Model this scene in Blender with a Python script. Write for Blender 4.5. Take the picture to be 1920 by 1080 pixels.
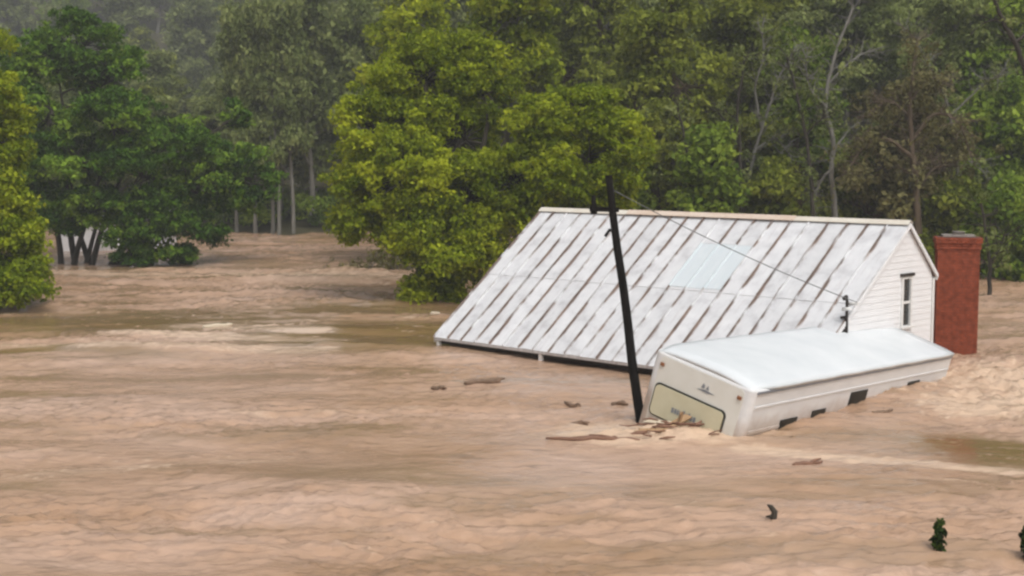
import bpy, bmesh, math, random
import numpy as np
from mathutils import Matrix, Vector, Euler

R = math.radians
scene = bpy.context.scene
for _o in list(bpy.data.objects):
    bpy.data.objects.remove(_o)
COL = scene.collection

# ------------------------------------------------------------------ camera
cam_d = bpy.data.cameras.new('camera')
cam_d.lens = 48.75
cam_d.sensor_width = 36.0
cam_d.clip_end = 3000
cam_d.clip_start = 0.1
cam = bpy.data.objects.new('camera', cam_d)
COL.objects.link(cam)
cam.location = (0, 0, 5.1)
cam.rotation_euler = (R(90 - 5.47), 0, 0)
scene.camera = cam

# ------------------------------------------------------------------ world, sun, exposure
SUN_EL, SUN_AZ = R(56), R(152)          # azimuth clockwise from +Y: high, behind the camera
w = bpy.data.worlds.new('World')
scene.world = w
w.use_nodes = True
nt = w.node_tree
nt.nodes.clear()
sky = nt.nodes.new('ShaderNodeTexSky')
sky.sky_type = 'NISHITA'
sky.sun_disc = False
sky.sun_elevation = SUN_EL
sky.sun_rotation = SUN_AZ
sky.dust_density = 4.0
sky.air_density = 1.0
hs = nt.nodes.new('ShaderNodeHueSaturation')
hs.inputs['Saturation'].default_value = 0.16     # cloud cover: grey, not blue
bg = nt.nodes.new('ShaderNodeBackground')
bg.inputs['Strength'].default_value = 0.15
wo = nt.nodes.new('ShaderNodeOutputWorld')
nt.links.new(sky.outputs[0], hs.inputs['Color'])
nt.links.new(hs.outputs[0], bg.inputs['Color'])
nt.links.new(bg.outputs[0], wo.inputs['Surface'])

sd = bpy.data.lights.new('sun', 'SUN')
sd.energy = 1.4
sd.angle = R(25)
sd.color = (1.0, 0.97, 0.93)
sun = bpy.data.objects.new('sun', sd)
COL.objects.link(sun)
_dir = Vector((math.sin(SUN_AZ) * math.cos(SUN_EL), math.cos(SUN_AZ) * math.cos(SUN_EL), math.sin(SUN_EL)))
sun.rotation_euler = (-_dir).to_track_quat('-Z', 'Y').to_euler()
sun.location = (0, -20, 60)

vs = scene.view_settings
vs.view_transform = 'Standard'
vs.look = 'None'
vs.exposure = 0.22
vs.gamma = 1.0
vs.use_curve_mapping = False
scene.cycles.max_bounces = 6
scene.cycles.diffuse_bounces = 3
scene.cycles.glossy_bounces = 2
scene.cycles.transmission_bounces = 3
scene.cycles.volume_bounces = 0
scene.cycles.use_denoising = True
scene.cycles.filter_width = 2.5
scene.cycles.use_adaptive_sampling = True
scene.cycles.adaptive_threshold = 0.025

# ------------------------------------------------------------------ helpers
def tag(o, label=None, cat=None, group=None, kind=None):
    if label: o['label'] = label
    if cat: o['category'] = cat
    if group: o['group'] = group
    if kind: o['kind'] = kind
    return o

def link_mesh(name, me, mat=None, parent=None):
    o = bpy.data.objects.new(name, me)
    COL.objects.link(o)
    if mat is not None and len(me.materials) == 0:
        me.materials.append(mat)
    if parent is not None:
        o.parent = parent
    return o

def empty(name, loc=(0, 0, 0), rot=(0, 0, 0)):
    o = bpy.data.objects.new(name, None)
    COL.objects.link(o)
    o.location = loc
    o.rotation_euler = rot
    o.empty_display_size = 0.2
    return o

def np_mesh(name, verts, faces, smooth=False, tint=None):
    """verts (n,3); faces (m,k) all the same size"""
    verts = np.asarray(verts, dtype=np.float32)
    faces = np.asarray(faces, dtype=np.int32)
    me = bpy.data.meshes.new(name)
    m, k = faces.shape
    me.vertices.add(len(verts))
    me.vertices.foreach_set('co', verts.ravel())
    me.loops.add(m * k)
    me.loops.foreach_set('vertex_index', faces.ravel())
    me.polygons.add(m)
    me.polygons.foreach_set('loop_start', np.arange(0, m * k, k, dtype=np.int32))
    me.polygons.foreach_set('loop_total', np.full(m, k, dtype=np.int32))
    if smooth:
        me.polygons.foreach_set('use_smooth', np.ones(m, dtype=bool))
    me.update(calc_edges=True)
    if tint is not None:
        at = me.attributes.new('tint', 'FLOAT', 'FACE')
        at.data.foreach_set('value', np.asarray(tint, dtype=np.float32))
    return me

class MB:
    """collects simple shapes, builds ONE mesh"""
    def __init__(self):
        self.v = []; self.f = []; self.sm = []
    def add(self, vs_, fs, smooth=False):
        n = len(self.v)
        self.v += [tuple(x) for x in vs_]
        self.f += [tuple(i + n for i in q) for q in fs]
        self.sm += [smooth] * len(fs)
    def hexa(self, p):
        self.add(p, [(0, 3, 2, 1), (4, 5, 6, 7), (0, 1, 5, 4), (1, 2, 6, 5), (2, 3, 7, 6), (3, 0, 4, 7)])
    def box(self, x0, x1, y0, y1, z0, z1):
        self.hexa([(x0, y0, z0), (x1, y0, z0), (x1, y1, z0), (x0, y1, z0),
                   (x0, y0, z1), (x1, y0, z1), (x1, y1, z1), (x0, y1, z1)])
    def prism(self, poly, ext):
        """poly: list of 3D points (planar), ext: extrusion vector"""
        n = len(poly)
        e = Vector(ext)
        a = [Vector(p) for p in poly]; b = [p + e for p in a]
        fs = [tuple(range(n - 1, -1, -1)), tuple(range(n, 2 * n))]
        for i in range(n):
            j = (i + 1) % n
            fs.append((i, j, n + j, n + i))
        self.add(a + b, fs)
    def tube(self, pts, rad, n=8, cap=True, smooth=True):
        pts = [Vector(p) for p in pts]
        if not hasattr(rad, '__len__'): rad = [rad] * len(pts)
        ring = []
        up = Vector((0.31, 0.22, 0.92))
        vs_ = []
        for i, p in enumerate(pts):
            t = (pts[min(i + 1, len(pts) - 1)] - pts[max(i - 1, 0)])
            if t.length < 1e-6: t = Vector((0, 0, 1))
            t.normalize()
            u = t.cross(up)
            if u.length < 0.05: u = t.cross(Vector((1, 0, 0)))
            u.normalize(); v = t.cross(u)
            for k in range(n):
                a = 2 * math.pi * k / n
                vs_.append(p + (u * math.cos(a) + v * math.sin(a)) * rad[i])
        fs = []
        for i in range(len(pts) - 1):
            for k in range(n):
                j = (k + 1) % n
                fs.append((i * n + k, i * n + j, (i + 1) * n + j, (i + 1) * n + k))
        self.add(vs_, fs, smooth)
        if cap:
            m = len(self.v) - len(vs_)
            self.f.append(tuple(m + k for k in range(n - 1, -1, -1))); self.sm.append(False)
            b = m + (len(pts) - 1) * n
            self.f.append(tuple(b + k for k in range(n))); self.sm.append(False)
    def mesh(self, name):
        me = bpy.data.meshes.new(name)
        me.from_pydata([tuple(p) for p in self.v], [], self.f)
        me.polygons.foreach_set('use_smooth', np.array(self.sm, dtype=bool))
        me.update()
        return me
    def build(self, name, mat, parent=None, recalc=True):
        me = self.mesh(name)
        if recalc:
            bm = bmesh.new(); bm.from_mesh(me)
            bmesh.ops.recalc_face_normals(bm, faces=bm.faces)
            bm.to_mesh(me); bm.free()
        return link_mesh(name, me, mat, parent)

def bevel(o, width, seg=2):
    bm = bmesh.new(); bm.from_mesh(o.data)
    bmesh.ops.bevel(bm, geom=bm.edges[:], offset=width, segments=seg, profile=0.5, affect='EDGES')
    bm.to_mesh(o.data); bm.free()
    return o

# value noise ---------------------------------------------------------------
def _h(i, j, s):
    n = (i * 374761393 + j * 668265263 + s * 1274126177) & 0x7fffffff
    n = ((n ^ (n >> 13)) * 1274126177) & 0x7fffffff
    n = (n ^ (n >> 16)) & 0xffffff
    return n / float(0xffffff)

def vnoise(x, y, s=0):
    xi = np.floor(x).astype(np.int64); yi = np.floor(y).astype(np.int64)
    fx = x - xi; fy = y - yi
    fx = fx * fx * fx * (fx * (fx * 6 - 15) + 10); fy = fy * fy * fy * (fy * (fy * 6 - 15) + 10)
    a = _h(xi, yi, s); b = _h(xi + 1, yi, s); c = _h(xi, yi + 1, s); d = _h(xi + 1, yi + 1, s)
    return (a + (b - a) * fx) * (1 - fy) + (c + (d - c) * fx) * fy

def fbm(x, y, s=0, oct=4, gain=0.5):
    t = 0; a = 1; n = 0
    for k in range(oct):
        t = t + a * vnoise(x, y, s + 17 * k); n += a
        x = x * 2.03 + 3.1; y = y * 2.03 + 7.7; a *= gain
    return t / n

# materials -------------------------------------------------------------------
def new_mat(name):
    m = bpy.data.materials.new(name)
    m.use_nodes = True
    n = m.node_tree.nodes; l = m.node_tree.links
    b = n['Principled BSDF']
    return m, n, l, b

def N(n, kind, **kw):
    x = n.new(kind)
    for k, v in kw.items():
        if k in x.inputs: x.inputs[k].default_value = v
        else: setattr(x, k, v)
    return x

def ramp(n, pts, interp='LINEAR'):
    r = n.new('ShaderNodeValToRGB')
    r.color_ramp.interpolation = interp
    e = r.color_ramp.elements
    while len(e) < len(pts): e.new(0.5)
    for i, (p, c) in enumerate(pts):
        e[i].position = p
        e[i].color = (c, c, c, 1) if not hasattr(c, '__len__') else (*c, 1)
    return r

def mixc(n, l, fac, a, b, mode='MIX'):
    m = n.new('ShaderNodeMix'); m.data_type = 'RGBA'; m.blend_type = mode
    def put(sock, v):
        if hasattr(v, 'is_output') or isinstance(v, bpy.types.NodeSocket): l.new(v, sock)
        elif hasattr(v, '__len__'): sock.default_value = (*v, 1)
        else: sock.default_value = v
    put(m.inputs['Factor'], fac); put(m.inputs['A'], a); put(m.inputs['B'], b)
    return m.outputs['Result']

def simple(name, c1, c2=None, scale=6.0, rough=0.6, spec=0.3, bump=0.0, detail=5, stretch=(1, 1, 1)):
    m, n, l, b = new_mat(name)
    b.inputs['Roughness'].default_value = rough
    b.inputs['Specular IOR Level'].default_value = spec
    tc = n.new('ShaderNodeTexCoord'); mp = n.new('ShaderNodeMapping')
    mp.inputs['Scale'].default_value = stretch
    l.new(tc.outputs['Object'], mp.inputs['Vector'])
    t = N(n, 'ShaderNodeTexNoise', Scale=scale, Detail=detail, Roughness=0.62)
    l.new(mp.outputs[0], t.inputs['Vector'])
    r = ramp(n, [(0.3, c1), (0.72, c2 if c2 else tuple(min(1, x * 1.15) for x in c1))])
    l.new(t.outputs['Fac'], r.inputs['Fac'])
    l.new(r.outputs[0], b.inputs['Base Color'])
    if bump:
        bp = N(n, 'ShaderNodeBump', Strength=bump, Distance=0.03)
        l.new(t.outputs['Fac'], bp.inputs['Height']); l.new(bp.outputs[0], b.inputs['Normal'])
    return m

def leaf_mat(name, dark, mid, light, trans=0.42, rough=0.65):
    m, n, l, b = new_mat(name)
    at = n.new('ShaderNodeAttribute'); at.attribute_name = 'tint'
    r = ramp(n, [(0.0, dark), (0.5, mid), (1.0, light)])
    l.new(at.outputs['Fac'], r.inputs['Fac'])
    oi = n.new('ShaderNodeObjectInfo')
    hsv = n.new('ShaderNodeHueSaturation')
    mr = N(n, 'ShaderNodeMapRange'); mr.inputs['To Min'].default_value = 0.85; mr.inputs['To Max'].default_value = 1.15
    l.new(oi.outputs['Random'], mr.inputs['Value']); l.new(mr.outputs[0], hsv.inputs['Value'])
    l.new(r.outputs[0], hsv.inputs['Color'])
    b.inputs['Roughness'].default_value = rough
    b.inputs['Specular IOR Level'].default_value = 0.08
    l.new(hsv.outputs[0], b.inputs['Base Color'])
    tr = n.new('ShaderNodeBsdfTranslucent'); l.new(hsv.outputs[0], tr.inputs['Color'])
    mx = n.new('ShaderNodeMixShader'); mx.inputs[0].default_value = trans
    l.new(b.outputs[0], mx.inputs[1]); l.new(tr.outputs[0], mx.inputs[2])
    l.new(mx.outputs[0], n['Material Output'].inputs['Surface'])
    return m

# ================================================================== THE LARGE STRUCTURE
# ------------------------------------------------------------------ terrain
def bank_y(x):
    t = 1 / (1 + np.exp(-(x - 6.0) / 2.5))
    return 92.5 - 25.0 * t + 1.8 * np.sin(x * 0.21 + 1) + 1.2 * np.sin(x * 0.53)

def ground_z(x, y):
    x = np.asarray(x, dtype=float); y = np.asarray(y, dtype=float)
    s = y - bank_y(x)
    s = np.maximum(s, (-46 - x) * 0.9)
    s = np.maximum(s, x - 62)
    z = np.where(s < 0, np.maximum(-1.8, s * 0.35), 0.12 * s)
    left = 1 / (1 + np.exp(np.clip((x / np.maximum(y, 40) + 0.13) / 0.02, -40, 40)))     # side valley opening to the left
    z = np.where(s < 0, z, np.minimum(z, 1.5 + 0.05 * s))
    st_h = 8 + 95 * left
    up = np.clip((s - st_h) / 60.0, 0, None)
    z = z + np.where(s > 8, 24 * up ** 1.05 * (1 + 0.15 * np.sin(x * 0.03)), 0)
    z = np.minimum(z, 78 + 4 * np.sin(x * 0.02))
    z = z + np.where(s > 0, (fbm(x * 0.12, y * 0.12, 5) - 0.5) * np.minimum(1.5, s * 0.2), 0)
    return z

nx, ny = 160, 170
gx = np.linspace(-330, 330, nx); gy = np.linspace(-60, 480, ny)
X, Y = np.meshgrid(gx, gy)
Z = ground_z(X, Y)
V = np.stack([X, Y, Z], -1).reshape(-1, 3)
ii = np.arange(nx * ny).reshape(ny, nx)
F = np.stack([ii[:-1, :-1], ii[:-1, 1:], ii[1:, 1:], ii[1:, :-1]], -1).reshape(-1, 4)
m_ground = simple('forest_floor', (0.035, 0.03, 0.018), (0.075, 0.07, 0.035), scale=0.5, rough=0.95, spec=0.1, bump=0.4)
tag(link_mesh('terrain', np_mesh('terrain', V, F, True), m_ground), kind='structure')

# ------------------------------------------------------------------ water
def ell(x, y, cx, cy, rx, ry, rot=0.0, p=2.0):
    c, s = math.cos(rot), math.sin(rot)
    u = ((x - cx) * c + (y - cy) * s) / rx; v = (-(x - cx) * s + (y - cy) * c) / ry
    return np.exp(-(u * u + v * v) ** (p / 2))

def seg_band(x, y, x0, y0, x1, y1, wd):
    """soft band along a segment"""
    dx, dy = x1 - x0, y1 - y0; L2 = dx * dx + dy * dy
    t = np.clip(((x - x0) * dx + (y - y0) * dy) / L2, 0, 1)
    px, py = x0 + t * dx, y0 + t * dy
    return np.exp(-((x - px) ** 2 + (y - py) ** 2) / (wd * wd))

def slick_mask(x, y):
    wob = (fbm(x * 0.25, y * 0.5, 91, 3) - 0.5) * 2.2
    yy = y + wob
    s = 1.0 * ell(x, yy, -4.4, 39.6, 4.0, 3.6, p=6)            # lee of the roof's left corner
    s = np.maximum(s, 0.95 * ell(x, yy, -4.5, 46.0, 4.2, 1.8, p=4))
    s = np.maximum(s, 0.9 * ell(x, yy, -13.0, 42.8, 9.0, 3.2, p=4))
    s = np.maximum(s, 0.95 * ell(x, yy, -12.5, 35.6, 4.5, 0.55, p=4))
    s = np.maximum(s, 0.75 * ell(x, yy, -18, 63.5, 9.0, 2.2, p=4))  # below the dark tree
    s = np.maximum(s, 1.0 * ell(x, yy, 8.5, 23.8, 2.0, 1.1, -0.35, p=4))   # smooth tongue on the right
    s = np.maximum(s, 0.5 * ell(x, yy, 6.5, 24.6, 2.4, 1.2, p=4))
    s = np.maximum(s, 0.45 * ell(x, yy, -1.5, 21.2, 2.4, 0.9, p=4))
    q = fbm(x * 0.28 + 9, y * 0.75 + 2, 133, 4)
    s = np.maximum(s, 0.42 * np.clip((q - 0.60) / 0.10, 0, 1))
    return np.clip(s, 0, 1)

def warp(x, y):
    return (x + 0.7 * (fbm(x * 0.5, y * 0.5, 3, 3) - 0.5) + 3.0 * (fbm(x * 0.11, y * 0.14, 13, 2) - 0.5) + 0.35 * y * (fbm(x * 0.05, y * 0.05, 27, 2) - 0.5),
            y + 0.7 * (fbm(x * 0.5, y * 0.5, 9, 3) - 0.5) + 2.4 * (fbm(x * 0.13 + 5, y * 0.16, 19, 2) - 0.5))

def foam_mask(x, y):
    q = fbm(x * 1.6, y * 2.6, 41, 4)
    f = 1.3 * ell(x, y, 2.7, 25.3, 1.7, 0.9, 0.1)
    f = np.maximum(f, 0.75 * seg_band(x, y, 4.2, 24.0, 9.5, 21.6, 0.33))
    f = np.maximum(f, 0.6 * seg_band(x, y, 9.4, 28.0, 14, 33.0, 1.2))
    f = np.maximum(f, 0.55 * ell(x, y, 11.5, 31.0, 2.5, 3.0))
    f = np.maximum(f, 0.65 * seg_band(x, y, -11, 39.6, -5.5, 38.2, 0.9))
    f = np.maximum(f, 0.75 * seg_band(x, y, -9.5, 41.8, -6.0, 40.5, 0.7))
    f = np.maximum(f, 0.42 * seg_band(x, y, -16, 36.7, -5, 36.2, 0.6))
    f = np.maximum(f, 0.35 * seg_band(x, y, -19, 60, -5, 58, 2.0))
    f = np.maximum(f, 0.2 * seg_band(x, y, -8, 22.0, -4, 23.2, 0.5))
    f = np.maximum(f, 0.2 * seg_band(x, y, -5.5, 27, -2, 28, 0.5))
    wx, wy = warp(x, y)
    cr = (1 - np.abs(2 * fbm(wx * 1.05 + 4, wy * 2.7, 31, 3) - 1)) * (1 - np.abs(2 * fbm(wx * 2.3 + 1, wy * 5.2, 57, 3) - 1))
    zone = np.clip((fbm(x * 0.13, y * 0.22, 71, 4) - 0.38) * 3.0, 0, 1)
    f = f + 0.75 * np.clip((cr - 0.80) / 0.12, 0, 1) * (0.10 + 0.25 * zone + 0.7 * ell(x, y, 12, 30, 4, 6) + 0.5 * ell(x, y, -9, 42, 9, 5))        # pale broken crests
    return np.clip(f * (0.35 + 1.3 * q), 0, 1)

def water_z(x, y, slick):
    wx, wy = warp(x, y)
    big = (fbm(wx * 0.16, wy * 0.33, 11, 3) - 0.5) * 0.42
    r1 = 1 - np.abs(2 * fbm(wx * 0.42, wy * 1.15, 23, 3) - 1)
    r2 = 1 - np.abs(2 * fbm(wx * 1.05 + 4, wy * 2.7, 31, 3) - 1)
    r3 = 1 - np.abs(2 * fbm(wx * 2.3 + 1, wy * 5.2, 57, 3) - 1)
    sm = fbm(wx * 4.2, wy * 7.6, 37, 3) - 0.5
    rough_zone = 0.22 + 0.95 * np.clip((fbm(x * 0.16, y * 0.26, 71, 4) - 0.34) * 2.6, 0, 1) + 0.7 * ell(x, y, -9, 48, 12, 12) + 0.8 * ell(x, y, 11, 29, 4, 6)
    calm = 1 - 0.85 * slick
    z = big + calm * rough_zone * ((r1 - 0.75) * 0.08 + (r2 ** 2 - 0.6) * 0.075 + (r3 ** 2 - 0.6) * 0.065 + sm * 0.06)
    # standing waves: long low crests across the channel
    z = z + 0.10 * seg_band(x, y, -18, 36.4, -8, 36.2, 0.5) + 0.10 * seg_band(x, y, -5, 37.0, -2.5, 36.6, 0.35)
    z = z + 0.14 * seg_band(x, y, -8, 48, -3, 47.5, 0.6) + 0.15 * seg_band(x, y, -16, 62.2, -6, 60, 0.9)
    # pile-up against the trailer and behind it
    z = z + 0.22 * ell(x, y, 2.7, 24.95, 1.2, 0.65) * (0.1 + 1.3 * fbm(x * 3.5, y * 4.5, 55, 3))
    z = z + 0.10 * ell(x, y, 7.6, 28.4, 3.5, 1.0, 0.85)
    z = z + 0.35 * (r2 - 0.7) * ell(x, y, 12.5, 30.5, 2.5, 4.0)
    # stay below the porch eave
    eb = seg_band(x, y, -2.1, 37.4, 5.8, 29.7, 1.2)
    return z * (1 - 0.65 * eb) - 0.05 * eb

rows = np.concatenate([np.linspace(-40, 12, 14)[:-1], 12 * np.exp(np.linspace(0, math.log(100 / 12.), 560)), np.linspace(103, 150, 8)])
u = np.linspace(-1, 1, 640)
Yw = np.repeat(rows[:, None], len(u), 1)
half = np.maximum(9 + 0.47 * np.abs(rows), 9)
half = half + np.where(rows > 100, 60, 0)
Xw = u[None, :] * half[:, None]
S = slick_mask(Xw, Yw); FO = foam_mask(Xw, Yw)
Zw = water_z(Xw, Yw, S)
# outer skirt so that the sheet reaches past the frame on both sides
V = np.stack([Xw, Yw, Zw], -1)
lft = V[:, :1].copy(); lft[..., 0] = -120; lft[..., 2] = 0
rgt = V[:, -1:].copy(); rgt[..., 0] = 120; rgt[..., 2] = 0
V = np.concatenate([lft, V, rgt], 1)
def padm(a): return np.concatenate([a[:, :1] * 0, a, a[:, -1:] * 0], 1)
S, FO = padm(S), padm(FO)
nr, nc = V.shape[:2]
ii = np.arange(nr * nc).reshape(nr, nc)
F = np.stack([ii[:-1, :-1], ii[:-1, 1:], ii[1:, 1:], ii[1:, :-1]], -1).reshape(-1, 4)
me = np_mesh('flood_water', V.reshape(-1, 3), F, True)
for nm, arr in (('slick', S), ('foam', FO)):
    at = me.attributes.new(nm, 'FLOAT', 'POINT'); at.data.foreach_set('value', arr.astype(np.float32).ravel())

m_water, n, l, b = new_mat('muddy_water')
tc = n.new('ShaderNodeTexCoord')
mp = n.new('ShaderNodeMapping'); mp.inputs['Scale'].default_value = (0.42, 1.0, 1.0)
l.new(tc.outputs['Object'], mp.inputs['Vector'])
t1 = N(n, 'ShaderNodeTexNoise', Scale=0.35, Detail=6, Roughness=0.6, Distortion=0.6)
t2 = N(n, 'ShaderNodeTexNoise', Scale=3.2, Detail=6, Roughness=0.65, Distortion=0.8)
t3 = N(n, 'ShaderNodeTexNoise', Scale=9.0, Detail=5, Roughness=0.6, Distortion=0.4)
for t in (t1, t2, t3): l.new(mp.outputs[0], t.inputs['Vector'])
silt = ramp(n, [(0.32, (0.325, 0.2, 0.118)), (0.5, (0.415, 0.268, 0.178)), (0.68, (0.48, 0.33, 0.245))])
l.new(t1.outputs['Fac'], silt.inputs['Fac'])
streak = ramp(n, [(0.30, 0.68), (0.45, 1.0), (0.70, 1.12)])
l.new(t2.outputs['Fac'], streak.inputs['Fac'])
c0 = mixc(n, l, 1.0, silt.outputs[0], streak.outputs[0], 'MULTIPLY')
af = n.new('ShaderNodeAttribute'); af.attribute_name = 'foam'
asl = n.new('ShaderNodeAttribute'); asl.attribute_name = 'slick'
fr = ramp(n, [(0.40, 0.0), (0.62, 0.85)])
ma = N(n, 'ShaderNodeMath', operation='MULTIPLY'); ma.inputs[1].default_value = 0.7
tf = N(n, 'ShaderNodeTexNoise', Scale=5.5, Detail=8, Roughness=0.75, Distortion=1.2); l.new(mp.outputs[0], tf.inputs['Vector'])
l.new(tf.outputs['Fac'], ma.inputs[0])
mb = N(n, 'ShaderNodeMath', operation='ADD'); l.new(ma.outputs[0], mb.inputs[0]); 
mc = N(n, 'ShaderNodeMath', operation='MULTIPLY'); mc.inputs[1].default_value = 0.55
l.new(af.outputs['Fac'], mc.inputs[0]); l.new(mc.outputs[0], mb.inputs[1])
md = N(n, 'ShaderNodeMath', operation='MULTIPLY'); l.new(mb.outputs[0], fr.inputs['Fac'])
gate = ramp(n, [(0.05, 0.0), (0.3, 1.0)]); l.new(af.outputs['Fac'], gate.inputs['Fac'])
l.new(fr.outputs[0], md.inputs[0]); l.new(gate.outputs[0], md.inputs[1])
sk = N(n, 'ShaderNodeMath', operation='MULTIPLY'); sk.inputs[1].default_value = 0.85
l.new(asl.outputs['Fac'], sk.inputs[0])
c0 = mixc(n, l, sk.outputs[0], c0, (0.20, 0.125, 0.05))        # smooth patches: dark tree reflections painted into the base colour
c1 = mixc(n, l, md.outputs[0], c0, (0.62, 0.45, 0.32))
l.new(c1, b.inputs['Base Color'])
rr = N(n, 'ShaderNodeMapRange'); rr.inputs['To Min'].default_value = 0.15; rr.inputs['To Max'].default_value = 0.08
l.new(asl.outputs['Fac'], rr.inputs['Value']); l.new(rr.outputs[0], b.inputs['Roughness'])
b.inputs['IOR'].default_value = 1.33
sp = N(n, 'ShaderNodeMapRange'); sp.inputs['To Min'].default_value = 0.5; sp.inputs['To Max'].default_value = 0.9
l.new(asl.outputs['Fac'], sp.inputs['Value']); l.new(sp.outputs[0], b.inputs['Specular IOR Level'])
bs = N(n, 'ShaderNodeMapRange'); bs.inputs['To Min'].default_value = 0.6; bs.inputs['To Max'].default_value = 0.06
l.new(asl.outputs['Fac'], bs.inputs['Value'])
b1 = N(n, 'ShaderNodeBump', Distance=0.06); b2 = N(n, 'ShaderNodeBump', Distance=0.05)
l.new(bs.outputs[0], b1.inputs['Strength']); l.new(bs.outputs[0], b2.inputs['Strength'])
l.new(t2.outputs['Fac'], b1.inputs['Height']); l.new(t3.outputs['Fac'], b2.inputs['Height'])
l.new(b1.outputs[0], b2.inputs['Normal']); l.new(b2.outputs[0], b.inputs['Normal'])
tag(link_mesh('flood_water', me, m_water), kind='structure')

# ------------------------------------------------------------------ haze (rain mist on the hillside)
mh = bpy.data.materials.new('rain_haze'); mh.use_nodes = True
mh.node_tree.nodes.clear()
_vo = mh.node_tree.nodes.new('ShaderNodeOutputMaterial'); _pv = mh.node_tree.nodes.new('ShaderNodeVolumePrincipled')
_pv.inputs['Color'].default_value = (0.985, 0.99, 0.98, 1); _pv.inputs['Density'].default_value = 0.0010
_pv.inputs['Anisotropy'].default_value = 0.1
mh.node_tree.links.new(_pv.outputs[0], _vo.inputs['Volume'])
hz = MB(); hz.box(-335, 335, -65, 485, -3.0, 108)
tag(hz.build('haze', mh), kind='stuff')

# ================================================================== THE HOUSE
OX, OY, YAW = -2.105, 37.457, math.atan2(-0.69528, 0.71874)
DV = Vector((0.71874, -0.69528, 0)); GV = Vector((0.69528, 0.71874, 0))
def hw(a, b_, z): return Vector((OX, OY, 0)) + DV * a + GV * b_ + Vector((0, 0, z))

# --- materials of the house
m_metal, n, l, b = new_mat('old_painted_metal')
uv = n.new('ShaderNodeUVMap'); uv.uv_map = 'UVMap'
oi = n.new('ShaderNodeObjectInfo')
sx = n.new('ShaderNodeSeparateXYZ'); l.new(uv.outputs[0], sx.inputs[0])
# distance from the nearer side of the sheet, in metres (u holds metres from the seam)
off = n.new('ShaderNodeUVMap'); off.uv_map = 'Place'
mp1 = n.new('ShaderNodeMapping'); mp1.inputs['Scale'].default_value = (1.0, 0.6, 1); l.new(off.outputs[0], mp1.inputs[0])
tr1 = N(n, 'ShaderNodeTexNoise', Scale=1.0, Detail=4, Roughness=0.6); l.new(mp1.outputs[0], tr1.inputs['Vector'])
mp2 = n.new('ShaderNodeMapping'); mp2.inputs['Scale'].default_value = (12, 1.2, 1); l.new(off.outputs[0], mp2.inputs[0])
tr2 = N(n, 'ShaderNodeTexNoise', Scale=1.0, Detail=5, Roughness=0.65); l.new(mp2.outputs[0], tr2.inputs['Vector'])
# rust width along the seam
wr = ramp(n, [(0.39, 0.0), (0.50, 0.05), (0.70, 0.10)]); l.new(tr1.outputs['Fac'], wr.inputs['Fac'])
wn = N(n, 'ShaderNodeMath', operation='MULTIPLY_ADD'); wn.inputs[1].default_value = 0.16; wn.inputs[2].default_value = -0.08
l.new(tr2.outputs['Fac'], wn.inputs[0])
wsum = N(n, 'ShaderNodeMath', operation='ADD'); l.new(wr.outputs[0], wsum.inputs[0]); l.new(wn.outputs[0], wsum.inputs[1])
df = N(n, 'ShaderNodeMath', operation='SUBTRACT'); l.new(wsum.outputs[0], df.inputs[0]); l.new(sx.outputs[0], df.inputs[1])
rm = N(n, 'ShaderNodeMapRange'); rm.inputs['From Min'].default_value = -0.015; rm.inputs['From Max'].default_value = 0.03
l.new(df.outputs[0], rm.inputs['Value'])
tb = N(n, 'ShaderNodeTexNoise', Scale=2.2, Detail=6, Roughness=0.6); l.new(off.outputs[0], tb.inputs['Vector'])
base = ramp(n, [(0.3, (0.50, 0.495, 0.505)), (0.48, (0.635, 0.635, 0.645)), (0.72, (0.71, 0.71, 0.715))]); l.new(tb.outputs['Fac'], base.inputs['Fac'])
hv = n.new('ShaderNodeHueSaturation'); l.new(base.outputs[0], hv.inputs['Color'])
mv = N(n, 'ShaderNodeMapRange'); mv.inputs['To Min'].default_value = 0.92; mv.inputs['To Max'].default_value = 1.04
l.new(oi.outputs['Random'], mv.inputs['Value']); l.new(mv.outputs[0], hv.inputs['Value'])
st = ramp(n, [(0.54, 0.0), (0.80, 0.5)]); l.new(tr2.outputs['Fac'], st.inputs['Fac'])
cA = mixc(n, l, st.outputs[0], hv.outputs[0], (0.40, 0.34, 0.33))
rc = ramp(n, [(0.35, (0.085, 0.062, 0.052)), (0.65, (0.27, 0.20, 0.165))]); l.new(tr2.outputs['Fac'], rc.inputs['Fac'])
cB = mixc(n, l, rm.outputs[0], cA, rc.outputs[0])
l.new(cB, b.inputs['Base Color'])
b.inputs['Roughness'].default_value = 0.5; b.inputs['Specular IOR Level'].default_value = 0.35

m_skylight = simple('pale_blue_sheet', (0.56, 0.615, 0.64), (0.63, 0.665, 0.68), scale=2.0, rough=0.35, spec=0.4, stretch=(6, 1, 1))
m_tan = simple('tan_ridge_metal', (0.62, 0.56, 0.47), (0.70, 0.66, 0.58), scale=3, rough=0.55)
m_rust_cap = simple('rusty_ridge_metal', (0.58, 0.45, 0.35), (0.68, 0.58, 0.49), scale=3, rough=0.6)
m_white = simple('white_siding_paint', (0.72, 0.71, 0.71), (0.79, 0.78, 0.78), scale=2.5, rough=0.6, bump=0.05, stretch=(1, 1, 5))
m_trim = simple('white_trim_paint', (0.68, 0.66, 0.63), (0.78, 0.77, 0.75), scale=5, rough=0.55)
m_fascia = simple('weathered_eave_paint', (0.42, 0.39, 0.38), (0.62, 0.60, 0.59), scale=4, rough=0.7, stretch=(3, 1, 1))
m_darkwood = simple('dark_timber', (0.018, 0.014, 0.012), (0.05, 0.04, 0.034), scale=8, rough=0.7, bump=0.3, stretch=(1, 1, 0.2))
m_glass, n, l, b = new_mat('dark_window_glass')
b.inputs['Base Color'].default_value = (0.03, 0.035, 0.035, 1); b.inputs['Roughness'].default_value = 0.08
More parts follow.
